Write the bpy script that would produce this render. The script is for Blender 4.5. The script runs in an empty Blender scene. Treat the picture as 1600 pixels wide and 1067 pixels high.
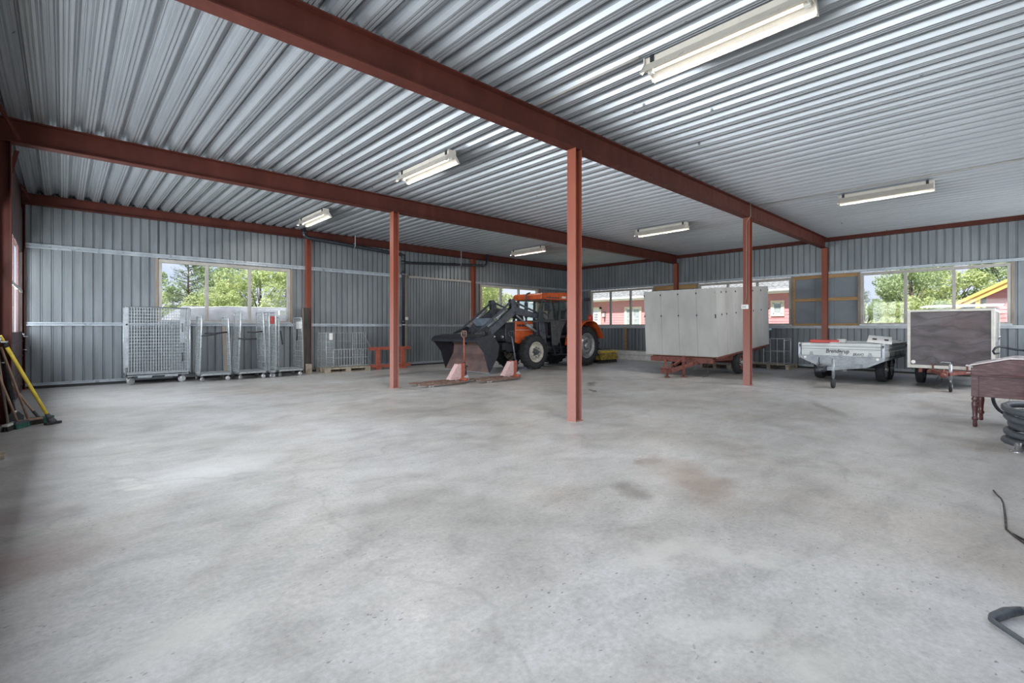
import bpy, bmesh, math, random
from math import pi, sin, cos, radians
from mathutils import Vector, Matrix, Euler
random.seed(7)
SC = bpy.context.scene
COL = SC.collection
V = Vector
ORG = {}

# ------------------------------------------------------------------ materials
def new_mat(name):
    m = bpy.data.materials.new(name); m.use_nodes = True
    nt = m.node_tree
    for n in list(nt.nodes): nt.nodes.remove(n)
    out = nt.nodes.new('ShaderNodeOutputMaterial')
    b = nt.nodes.new('ShaderNodeBsdfPrincipled')
    nt.links.new(b.outputs['BSDF'], out.inputs['Surface'])
    return m, nt, b, out

def nd(nt, t, **kw):
    n = nt.nodes.new(t)
    for k, v in kw.items():
        if k in n.inputs: n.inputs[k].default_value = v
        else: setattr(n, k, v)
    return n

def ramp(nt, fac, stops):
    r = nt.nodes.new('ShaderNodeValToRGB')
    el = r.color_ramp.elements
    while len(el) < len(stops): el.new(0.5)
    for e, (p, c) in zip(el, stops):
        e.position = p; e.color = (c[0], c[1], c[2], 1) if not isinstance(c, (int, float)) else (c, c, c, 1)
    nt.links.new(fac, r.inputs['Fac'])
    return r.outputs['Color']

def mixc(nt, a, b, fac, mode='MIX'):
    n = nt.nodes.new('ShaderNodeMix'); n.data_type = 'RGBA'; n.blend_type = mode
    for s, v in ((0, fac), (6, a), (7, b)):
        if hasattr(v, 'is_output'): nt.links.new(v, n.inputs[s])
        else: n.inputs[s].default_value = (v if s == 0 else (v[0], v[1], v[2], 1))
    return n.outputs[2]

def coords(nt, scale=(1, 1, 1)):
    tc = nt.nodes.new('ShaderNodeTexCoord'); mp = nt.nodes.new('ShaderNodeMapping')
    mp.inputs['Scale'].default_value = scale
    nt.links.new(tc.outputs['Object'], mp.inputs['Vector'])
    return mp.outputs['Vector']

def noise(nt, vec, scale, detail=4, rough=0.55, dist=0):
    n = nd(nt, 'ShaderNodeTexNoise', Scale=scale, Detail=detail, Roughness=rough, Distortion=dist)
    nt.links.new(vec, n.inputs['Vector'])
    return n.outputs['Fac']

def simple(name, c1, c2=None, rough=0.5, metal=0.0, scale=6, stretch=(1, 1, 1), bump=0.0, lo=0.35, hi=0.65, rvar=0.12, spec=0.5, coat=0):
    m, nt, b, out = new_mat(name)
    c2 = c2 or tuple(x * 0.8 for x in c1)
    vec = coords(nt, stretch)
    f = noise(nt, vec, scale, 5, 0.6)
    col = ramp(nt, f, [(lo, c2), (hi, c1)])
    nt.links.new(col, b.inputs['Base Color'])
    f2 = noise(nt, vec, scale * 2.3, 3)
    rr = ramp(nt, f2, [(0.3, max(0.02, rough - rvar)), (0.7, min(1, rough + rvar))])
    nt.links.new(rr, b.inputs['Roughness'])
    b.inputs['Metallic'].default_value = metal
    b.inputs['Specular IOR Level'].default_value = spec
    if coat: b.inputs['Coat Weight'].default_value = coat
    if bump:
        bp = nd(nt, 'ShaderNodeBump', Strength=bump, Distance=0.02)
        nt.links.new(f, bp.inputs['Height']); nt.links.new(bp.outputs['Normal'], b.inputs['Normal'])
    return m

M = {}
M['red_steel'] = simple('red_oxide_steel', (0.092, 0.023, 0.016), (0.066, 0.016, 0.011), 0.62, 0, 3.5, (1, 1, .4), bump=.05, rvar=.1, spec=.25)
M['red_col'] = None
M['galv'] = simple('galvanised_steel', (0.42, 0.45, 0.48), (0.30, 0.33, 0.36), 0.42, 0.6, 9, rvar=.1)
M['zinc_tube'] = simple('zinc_plated_tube', (0.50, 0.54, 0.56), (0.36, 0.40, 0.42), 0.35, 0.4, 14)
M['girt'] = simple('galvanised_rail', (0.44, 0.48, 0.53), (0.33, 0.37, 0.41), 0.36, 0.45, 4, (1, 1, 1))
M['wood'] = simple('raw_pine', (0.46, 0.29, 0.13), (0.28, 0.155, 0.065), 0.65, 0, 7, (1, .25, 6), bump=.15)
M['wood_pale'] = simple('pale_timber', (0.27, 0.225, 0.185), (0.19, 0.155, 0.125), 0.6, 0, 7, (3, 3, .4), bump=.1)
M['pallet_wood'] = simple('grey_pallet_wood', (0.42, 0.36, 0.29), (0.24, 0.20, 0.15), 0.8, 0, 12, bump=.3)
M['frame'] = simple('window_frame_paint', (0.40, 0.385, 0.36), (0.32, 0.30, 0.275), 0.5, 0, 5)
M['sill'] = simple('grey_painted_sill', (0.50, 0.53, 0.56), (0.40, 0.43, 0.46), 0.42, 0.2, 5)
M['insul'] = simple('grey_blue_board', (0.20, 0.23, 0.26), (0.165, 0.19, 0.215), 0.6, 0, 1.5)
M['black_pipe'] = simple('black_plastic_pipe', (0.022, 0.028, 0.035), (0.015, 0.018, 0.024), 0.35, 0, 8)
M['black_rubber'] = simple('tyre_rubber', (0.032, 0.035, 0.040), (0.018, 0.019, 0.021), 0.8, 0, 14, bump=.15)
M['black_metal'] = simple('black_painted_steel', (0.030, 0.034, 0.045), (0.018, 0.020, 0.027), 0.45, 0.1, 8)
M['loader'] = simple('dark_grey_loader_paint', (0.11, 0.125, 0.15), (0.05, 0.058, 0.072), 0.48, 0.1, 9)
M['white_lamp'] = simple('lamp_reflector_enamel', (0.62, 0.58, 0.52), (0.55, 0.51, 0.46), 0.35, 0, 4)
M['orange'] = simple('tractor_orange', (0.62, 0.115, 0.025), (0.46, 0.075, 0.018), 0.42, 0, 8, coat=.2)
M['rim'] = simple('dull_cream_rim', (0.62, 0.60, 0.54), (0.36, 0.33, 0.28), 0.55, 0.1, 11)
M['rim_silver'] = simple('silver_rim', (0.45, 0.46, 0.47), (0.28, 0.29, 0.30), 0.4, 0.5, 11)
M['rust'] = simple('worn_bucket_steel', (0.27, 0.17, 0.14), (0.13, 0.10, 0.11), 0.5, 0.25, 3.5, bump=.1, lo=.3, hi=.7)
M['dark_cab'] = simple('sooty_grey_panel', (0.085, 0.095, 0.105), (0.045, 0.05, 0.055), 0.5, 0, 10)
M['jack_red'] = simple('pallet_truck_red', (0.40, 0.105, 0.065), (0.25, 0.060, 0.040), 0.5, 0, 16)
M['jack_side'] = simple('faded_pink_side_plate', (0.62, 0.44, 0.43), (0.46, 0.22, 0.20), 0.5, 0, 30, lo=.30, hi=.5)
M['fork'] = simple('worn_fork_steel', (0.30, 0.17, 0.13), (0.14, 0.085, 0.07), 0.5, 0.2, 20)
M['chassis_red'] = simple('rusty_red_chassis', (0.22, 0.065, 0.048), (0.10, 0.034, 0.026), 0.65, 0, 14, bump=.2)
M['box_panel'] = simple('weathered_grey_panel', (0.47, 0.465, 0.45), (0.37, 0.368, 0.36), 0.55, 0, 1.6, (1, 1, .5), bump=.03)
M['dark_gap'] = simple('dark_gap', (0.03, 0.03, 0.03), None, 0.8)
M['alu_body'] = simple('aluminium_side', (0.52, 0.55, 0.56), (0.42, 0.45, 0.46), 0.36, 0.1, 5, (1, .3, 1))
M['galv_skirt'] = simple('dull_galvanised_sheet', (0.33, 0.355, 0.38), (0.24, 0.265, 0.285), 0.5, 0.35, 14)
M['ply_dark'] = None
M['ply_grey'] = simple('grey_brown_plywood', (.15, .14, .13), (.10, .092, .085), .6, 0, 5)
M['cream_trim'] = simple('pale_aluminium_trim', (0.50, 0.49, 0.45), (0.40, 0.39, 0.36), 0.4, 0.2, 10)
M['white'] = simple('white_plastic', (0.80, 0.80, 0.78), (0.72, 0.72, 0.70), 0.4, 0, 8)
M['white_dirty'] = simple('dirty_white_board', (0.62, 0.62, 0.61), (0.45, 0.45, 0.44), 0.5, 0, 6)
M['red_paint'] = simple('bright_red_plastic', (0.55, 0.05, 0.035), (0.40, 0.04, 0.03), 0.4, 0, 6)
M['yellow'] = simple('yellow_fibreglass', (0.78, 0.60, 0.06), (0.62, 0.45, 0.05), 0.45, 0, 12)
M['yellow_dirty'] = simple('dirty_yellow_hood', (0.52, 0.38, 0.05), (0.16, 0.11, 0.03), 0.6, 0, 9)
M['handle_wood'] = simple('worn_broom_handle', (0.40, 0.27, 0.19), (0.27, 0.17, 0.12), 0.6, 0, 10, (4, 4, .5))
M['bristle_green'] = simple('green_bristles', (0.03, 0.14, 0.11), (0.015, 0.07, 0.06), 0.8, 0, 40)
M['bristle_dark'] = simple('dark_bristles', (0.045, 0.045, 0.04), (0.02, 0.02, 0.02), 0.85, 0, 40)
M['door_red'] = simple('brown_red_door_paint', (0.075, 0.034, 0.034), (0.050, 0.023, 0.023), 0.5, 0, 4, (1, 1, .3))
M['door_white'] = simple('pale_door_bars', (0.60, 0.60, 0.60), (0.5, 0.5, 0.5), 0.5)
M['chrome'] = simple('bright_metal', (0.70, 0.71, 0.72), (0.6, 0.6, 0.62), 0.22, 0.9, 8)
M['cable'] = simple('black_cable', (0.03, 0.025, 0.025), None, 0.5)
M['hose'] = simple('grey_rubber_hose', (0.075, 0.086, 0.10), (0.045, 0.052, 0.062), 0.5, 0, 20)
M['house_red'] = simple('falu_red_boards', (0.66, 0.32, 0.33), (0.58, 0.27, 0.28), 0.8, 0, 2, (1, 1, 8))
M['house_trim'] = simple('cream_yellow_trim', (0.82, 0.70, 0.52), (0.76, 0.64, 0.48), 0.7, 0, 4)
M['barge'] = simple('ochre_bargeboard', (0.80, 0.50, 0.14), (0.74, 0.44, 0.12), 0.6, 0, 4)
M['house_white'] = simple('white_house_paint', (0.85, 0.85, 0.84), (0.8, 0.8, 0.8), 0.6)
M['tile'] = simple('pale_roof_tiles', (0.30, 0.30, 0.30), (0.17, 0.17, 0.17), 0.75, 0, 6)
M['tarp'] = simple('grey_tarpaulin', (0.25, 0.255, 0.275), (0.17, 0.175, 0.19), 0.6, 0, 2.5, bump=.4)
M['grass'] = simple('grass_ground', (0.26, 0.29, 0.18), (0.20, 0.22, 0.14), 0.9, 0, 3)
M['bark'] = simple('tree_bark', (0.16, 0.12, 0.09), (0.09, 0.07, 0.05), 0.9, 0, 12)
M['car_white'] = simple('pale_blue_roof_sheet', (0.62, 0.68, 0.75), None, 0.4)

def leafmat(name, c1, c2):
    m, nt, b, out = new_mat(name)
    vec = coords(nt)
    col = ramp(nt, noise(nt, vec, 2.2, 3), [(.3, c2), (.7, c1)])
    nt.links.new(col, b.inputs['Base Color'])
    b.inputs['Roughness'].default_value = .7
    tr = nd(nt, 'ShaderNodeBsdfTranslucent'); nt.links.new(col, tr.inputs['Color'])
    mx = nd(nt, 'ShaderNodeMixShader'); mx.inputs[0].default_value = .45
    nt.links.new(b.outputs[0], mx.inputs[1]); nt.links.new(tr.outputs[0], mx.inputs[2])
    nt.links.new(mx.outputs[0], out.inputs['Surface'])
    return m
M['leaf_light'] = leafmat('light_green_leaves', (0.64, 0.68, 0.34), (0.44, 0.52, 0.24))
M['leaf_mid'] = leafmat('mid_green_leaves', (0.46, 0.54, 0.28), (0.28, 0.37, 0.17))
M['leaf_dark'] = leafmat('dark_needles', (0.24, 0.30, 0.19), (0.13, 0.18, 0.10))

def emis(name, col, s):
    m, nt, b, out = new_mat(name)
    b.inputs['Base Color'].default_value = (*col, 1)
    b.inputs['Emission Color'].default_value = (*col, 1); b.inputs['Emission Strength'].default_value = s
    return m
M['tube'] = emis('lit_fluorescent_tube', (1.0, 0.92, 0.76), 2.2)

def glass(name, tint=(.97, .98, .98), spec=.010):
    m, nt, b, out = new_mat(name)
    nt.nodes.remove(b)
    t = nd(nt, 'ShaderNodeBsdfTransparent', Color=(*tint, 1))
    g = nd(nt, 'ShaderNodeBsdfGlossy', Roughness=.03)
    vec = coords(nt)
    dn = nd(nt, 'ShaderNodeBsdfDiffuse', Color=(.8, .8, .8, 1))
    f = ramp(nt, noise(nt, vec, 3, 4, .6), [(.55, 0.0), (.8, .06)])
    mx = nd(nt, 'ShaderNodeMixShader'); mx.inputs[0].default_value = spec
    nt.links.new(t.outputs[0], mx.inputs[1]); nt.links.new(g.outputs[0], mx.inputs[2])
    m2 = nd(nt, 'ShaderNodeMixShader'); nt.links.new(f, m2.inputs[0])
    nt.links.new(mx.outputs[0], m2.inputs[1]); nt.links.new(dn.outputs[0], m2.inputs[2])
    nt.links.new(m2.outputs[0], out.inputs['Surface'])
    return m
M['glass'] = glass('window_glass')
M['glass_cab'] = glass('cab_glass', (.92, .96, .95), .04)

# red columns: worn, dusty and chipped near the foot
def make_redcol():
    m, nt, b, out = new_mat('red_column_paint')
    tc = nt.nodes.new('ShaderNodeTexCoord')
    v = coords(nt, (1, 1, 1))
    base = ramp(nt, noise(nt, coords(nt, (1, 1, .3)), 5, 5), [(.3, (0.20, 0.052, 0.032)), (.7, (0.255, 0.073, 0.044))])
    sp = nt.nodes.new('ShaderNodeSeparateXYZ'); nt.links.new(tc.outputs['Object'], sp.inputs[0])
    mr = nd(nt, 'ShaderNodeMapRange'); nt.links.new(sp.outputs['Z'], mr.inputs[0])
    mr.inputs[1].default_value = 2.4; mr.inputs[2].default_value = 0.2; mr.inputs[3].default_value = 0; mr.inputs[4].default_value = .45
    dust = mixc(nt, base, (0.50, 0.28, 0.25), mr.outputs[0])
    sc = ramp(nt, noise(nt, coords(nt, (1, 1, 3)), 60, 2), [(.68, 0), (.72, 1)])
    mr2 = nd(nt, 'ShaderNodeMapRange'); nt.links.new(sp.outputs['Z'], mr2.inputs[0])
    mr2.inputs[1].default_value = .55; mr2.inputs[2].default_value = .1; mr2.inputs[3].default_value = 0; mr2.inputs[4].default_value = 1
    mu = nd(nt, 'ShaderNodeMath', operation='MULTIPLY'); nt.links.new(sc, mu.inputs[0]); nt.links.new(mr2.outputs[0], mu.inputs[1])
    c = mixc(nt, dust, (.75, .72, .70), mu.outputs[0])
    nt.links.new(c, b.inputs['Base Color']); b.inputs['Roughness'].default_value = .55; b.inputs['Specular IOR Level'].default_value = .3
    return m
M['red_col'] = make_redcol()

def make_ply():
    m, nt, b, out = new_mat('dark_film_plywood')
    f = noise(nt, coords(nt, (1, 1.0, 3.0)), 2.0, 6, .6, .8)
    c = ramp(nt, f, [(.30, (.028, .021, .024)), (.50, (.070, .056, .064)), (.70, (.11, .098, .11))])
    g = ramp(nt, noise(nt, coords(nt, (1, 1, 1)), .9, 2), [(.45, 0), (.65, .45)])
    c = mixc(nt, c, (.08, .034, .03), g)
    cr = nd(nt, 'ShaderNodeTexWave', wave_type='BANDS', bands_direction='Z', Scale=1.2, Distortion=14, Detail=3)
    nt.links.new(coords(nt, (1, .6, 1)), cr.inputs['Vector'])
    k = ramp(nt, cr.outputs['Fac'], [(.0, .55), (.05, 0)])
    c = mixc(nt, c, (.02, .015, .02), k)
    nt.links.new(c, b.inputs['Base Color']); b.inputs['Roughness'].default_value = .45
    return m
M['ply_dark'] = make_ply()

def make_desk():
    m, nt, b, out = new_mat('flaking_maroon_wood')
    f = noise(nt, coords(nt, (1, 1.2, 7)), 6, 6, .65)
    c = ramp(nt, f, [(.28, (.038, .012, .012)), (.5, (.078, .027, .030)), (.58, (.115, .052, .060)), (.8, (.23, .14, .15))])
    g = ramp(nt, noise(nt, coords(nt), 2.3, 2), [(.5, 0), (.62, .8)])
    c = mixc(nt, c, (.085, .016, .012), g)
    nt.links.new(c, b.inputs['Base Color']); b.inputs['Roughness'].default_value = .38
    b.inputs['Coat Weight'].default_value = .3
    return m
M['desk'] = make_desk()
M['desk_top'] = simple('glossy_worn_desk_lid', (.70, .66, .66), (.50, .42, .42), .3, 0, 5, coat=.4)  # pale tone stands for the reflection on the glossy lid

# ceiling deck
def make_ceiling():
    m, nt, b, out = new_mat('galvanised_roof_deck')
    v = coords(nt, (1, .12, 1))
    f = noise(nt, v, 7, 5, .6)
    c = ramp(nt, f, [(.25, (.36, .382, .415)), (.75, (.435, .457, .49))])
    g = ramp(nt, noise(nt, coords(nt, (4, .25, 1)), 3.5, 2), [(.55, 0), (.7, .10)])
    c = mixc(nt, c, (.52, .54, .58), g)
    dots = nd(nt, 'ShaderNodeTexVoronoi', Scale=1.0); dots.feature = 'F1'
    nt.links.new(coords(nt, (3.89, 2.2, 0)), dots.inputs['Vector'])
    k = ramp(nt, dots.outputs['Distance'], [(.035, .9), (.055, 0)])
    c = mixc(nt, c, (.08, .085, .09), k)
    nt.links.new(c, b.inputs['Base Color'])
    b.inputs['Metallic'].default_value = .6
    r = ramp(nt, noise(nt, coords(nt, (2, .05, 1)), 3, 2), [(.3, .38), (.7, .45)])
    nt.links.new(r, b.inputs['Roughness'])
    return m
M['ceiling'] = make_ceiling()

def make_clad():
    m, nt, b, out = new_mat('ribbed_wall_cladding')
    v = coords(nt, (1, 1, .25))
    c = ramp(nt, noise(nt, v, 3.0, 5, .6), [(.3, (.145, .163, .180)), (.7, (.215, .236, .255))])
    s = ramp(nt, noise(nt, coords(nt, (9, 9, .6)), 2, 3), [(.5, 0), (.75, .25)])
    c = mixc(nt, c, (.33, .355, .38), s)
    nt.links.new(c, b.inputs['Base Color'])
    b.inputs['Metallic'].default_value = .25
    b.inputs['Roughness'].default_value = .42
    return m
M['clad'] = make_clad()

def make_concrete():
    m, nt, b, out = new_mat('worn_concrete_floor')
    v = coords(nt)
    big = noise(nt, v, .55, 5, .6, .4)
    c = ramp(nt, big, [(.30, (.30, .292, .282)), (.46, (.405, .398, .392)), (.60, (.450, .449, .455)), (.75, (.535, .54, .555))])
    # brownish dirt
    d = ramp(nt, noise(nt, coords(nt, (1, .7, 1)), .42, 4, .65, .8), [(.52, 0), (.72, .5)])
    c = mixc(nt, c, (.34, .29, .25), d)
    # streaky trowel marks
    s = noise(nt, coords(nt, (1.0, 1.5, 1)), 2.4, 8, .70, .5)
    sm = ramp(nt, s, [(.28, (.74, .74, .74)), (.5, (.98, .98, .98)), (.74, (1.16, 1.16, 1.16))])
    c = mixc(nt, c, sm, 1.0, 'MULTIPLY')
    # fine mottling
    f = ramp(nt, noise(nt, v, 34, 6, .75), [(.3, (.76, .76, .76)), (.7, (1.17, 1.17, 1.17))])
    c = mixc(nt, c, f, .9, 'MULTIPLY')
    # pale smooth repair patches
    p = nd(nt, 'ShaderNodeTexVoronoi', Scale=.42); p.feature = 'F1'
    dv = nt.nodes.new('ShaderNodeVectorMath'); dv.operation = 'ADD'
    nn = nd(nt, 'ShaderNodeTexNoise', Scale=1.3, Detail=3); nt.links.new(v, nn.inputs['Vector'])
    nt.links.new(v, dv.inputs[0]); nt.links.new(nn.outputs['Color'], dv.inputs[1])
    nt.links.new(dv.outputs[0], p.inputs['Vector'])
    pm = ramp(nt, p.outputs['Distance'], [(.10, .55), (.115, 0)])
    c = mixc(nt, c, (.57, .56, .53), pm)
    # pits and exposed aggregate
    vo = nd(nt, 'ShaderNodeTexVoronoi', Scale=19); vo.feature = 'F1'; pv = nt.nodes.new('ShaderNodeVectorMath'); pv.operation = 'MULTIPLY_ADD'
    pn = nd(nt, 'ShaderNodeTexNoise', Scale=55, Detail=2); nt.links.new(v, pn.inputs['Vector'])
    nt.links.new(pn.outputs['Color'], pv.inputs[0]); pv.inputs[1].default_value = (.035, .035, 0); nt.links.new(coords(nt, (1, 1.7, 1)), pv.inputs[2])
    nt.links.new(pv.outputs[0], vo.inputs['Vector'])
    pit = ramp(nt, vo.outputs['Distance'], [(.13, 1), (.22, 0)])
    gate = ramp(nt, noise(nt, v, 1.1, 3, .6), [(.42, 0), (.52, 1)])
    gate2 = ramp(nt, noise(nt, v, 17, 2), [(.48, 0), (.56, 1)])
    mu = nd(nt, 'ShaderNodeMath', operation='MULTIPLY'); nt.links.new(pit, mu.inputs[0]); nt.links.new(gate, mu.inputs[1])
    mu2 = nd(nt, 'ShaderNodeMath', operation='MULTIPLY'); nt.links.new(mu.outputs[0], mu2.inputs[0]); nt.links.new(gate2, mu2.inputs[1])
    c = mixc(nt, c, (.19, .19, .20), mu2.outputs[0])
    # stains with a shape of their own
    def stain(c, x, y, rx, ry, col, amt, rot=0):
        mp = nt.nodes.new('ShaderNodeMapping'); mp.vector_type = 'TEXTURE'
        mp.inputs['Location'].default_value = (x+.275, y+.275, 0); mp.inputs['Scale'].default_value = (rx, ry, 50)
        mp.inputs['Rotation'].default_value = (0, 0, rot)
        ad = nt.nodes.new('ShaderNodeVectorMath'); ad.operation = 'MULTIPLY_ADD'
        n2 = nd(nt, 'ShaderNodeTexNoise', Scale=2.5, Detail=5, Roughness=.65); nt.links.new(v, n2.inputs['Vector'])
        nt.links.new(n2.outputs['Color'], ad.inputs[0]); ad.inputs[1].default_value = (.55, .55, 0); nt.links.new(v, ad.inputs[2])
        nt.links.new(ad.outputs[0], mp.inputs['Vector'])
        ln = nt.nodes.new('ShaderNodeVectorMath'); ln.operation = 'LENGTH'; nt.links.new(mp.outputs[0], ln.inputs[0])
        k = ramp(nt, ln.outputs['Value'], [(.3, amt), (1.0, 0)])
        return mixc(nt, c, col, k)
    for a in STAINS: c = stain(c, *a)
    # hairline cracks
    w = nd(nt, 'ShaderNodeTexVoronoi', Scale=.13); w.feature = 'DISTANCE_TO_EDGE'
    nt.links.new(dv.outputs[0], w.inputs['Vector'])
    ck = ramp(nt, w.outputs['Distance'], [(.0002, .30), (.0007, 0)])
    c = mixc(nt, c, (.22, .215, .21), ck)
    nt.links.new(c, b.inputs['Base Color'])
    r = ramp(nt, noise(nt, coords(nt, (1, 2, 1)), 1.6, 6, .7, .6), [(.3, .30), (.55, .46), (.75, .66)])
    nt.links.new(r, b.inputs['Roughness'])
    b.inputs['Specular IOR Level'].default_value = .5
    bp = nd(nt, 'ShaderNodeBump', Strength=.25, Distance=.004)
    nt.links.new(s, bp.inputs['Height']); nt.links.new(bp.outputs['Normal'], b.inputs['Normal'])
    return m
# x, y, half sizes, colour, strength
STAINS = [(3.35, 2.2, .30, .16, (.17, .16, .15), .7, .6), (3.9, 1.9, .9, .32, (.25, .18, .14), .55, .75),
          (4.2, 2.5, .35, .16, (.22, .17, .14), .6, .4), (-.35, 3.75, .75, .40, (.24, .16, .15), .6, 0),
          (-.45, 4.7, .6, .4, (.20, .14, .14), .5, 0), (1.35, 6.3, 1.3, .30, (.30, .29, .27), .5, -.25),
          (6.9, 12.0, 1.7, .35, (.14, .14, .14), .6, .2), (9.0, 6.9, .5, .12, (.10, .10, .10), .8, .5), (8.0, 6.1, .35, .08, (.05, .05, .05), .9, .9),
          (12.8, 5.0, 2.6, .9, (.22, .21, .20), .45, 0), (9.0, 2.2, 1.2, .12, (.17, .16, .15), .55, .5), (12.2, 2.2, 1.6, .5, (.27, .25, .23), .45, 0),
          (2.50, 1.42, .42, .13, (.52, .515, .50), .6, -.25), (2.85, 1.08, .45, .10, (.52, .515, .50), .6, -.9), (2.14, .92, .30, .12, (.53, .525, .51), .6, -.4),
          (2.10, .55, .22, .16, (.53, .525, .505), .6, 0), (.37, 2.40, .30, .20, (.51, .505, .48), .55, .4), (1.05, 5.1, .9, .45, (.60, .60, .60), .5, .5), (9.6, 1.6, 1.6, .8, (.55, .545, .53), .45, .2)]
M['concrete'] = make_concrete()

# ------------------------------------------------------------------ mesh builder
NOSPLIT = {'hood_badge', 'arm_decal', 'bristles', 'tread_lugs', 'foliage', 'mesh_front', 'mesh_back', 'mesh_side', 'side_bars', 'trunk', 'wall_back', 'wall_right',
           'wall_front', 'ceiling', 'spokes', 'board_lines', 'brush_roller', 'warning', 'bristle_fringe', 'wall_left', 'coupling', 'overrun_coupling', 'engine_and_gearbox', 'rib', 'roof'}
def clusters(bm):
    """loose islands gathered into far-apart pieces: lists of vertex indices"""
    bm.verts.ensure_lookup_table(); bm.verts.index_update()
    n = len(bm.verts); comp = [-1]*n; isl = []
    for v in bm.verts:
        if comp[v.index] >= 0: continue
        k = len(isl); st = [v]; comp[v.index] = k; cur = []
        while st:
            a = st.pop(); cur.append(a.index)
            for e in a.link_edges:
                b = e.other_vert(a)
                if comp[b.index] < 0: comp[b.index] = k; st.append(b)
        isl.append(cur)
    if len(isl) < 2 or len(isl) > 400: return None
    bb = []
    for c in isl:
        P = [bm.verts[i].co for i in c]
        bb.append(([min(p[a] for p in P) for a in range(3)], [max(p[a] for p in P) for a in range(3)]))
    size = [max(h[a]-l[a] for a in range(3)) for l, h in bb]
    par = list(range(len(isl)))
    def find(i):
        while par[i] != i: par[i] = par[par[i]]; i = par[i]
        return i
    for i in range(len(isl)):
        for j in range(i):
            g = math.sqrt(sum(max(0, bb[i][0][a]-bb[j][1][a], bb[j][0][a]-bb[i][1][a])**2 for a in range(3)))
            if g <= max(.02, .5*max(size[i], size[j])): par[find(i)] = find(j)
    out = {}
    for i, c in enumerate(isl): out.setdefault(find(i), []).extend(c)
    return list(out.values())

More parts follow.
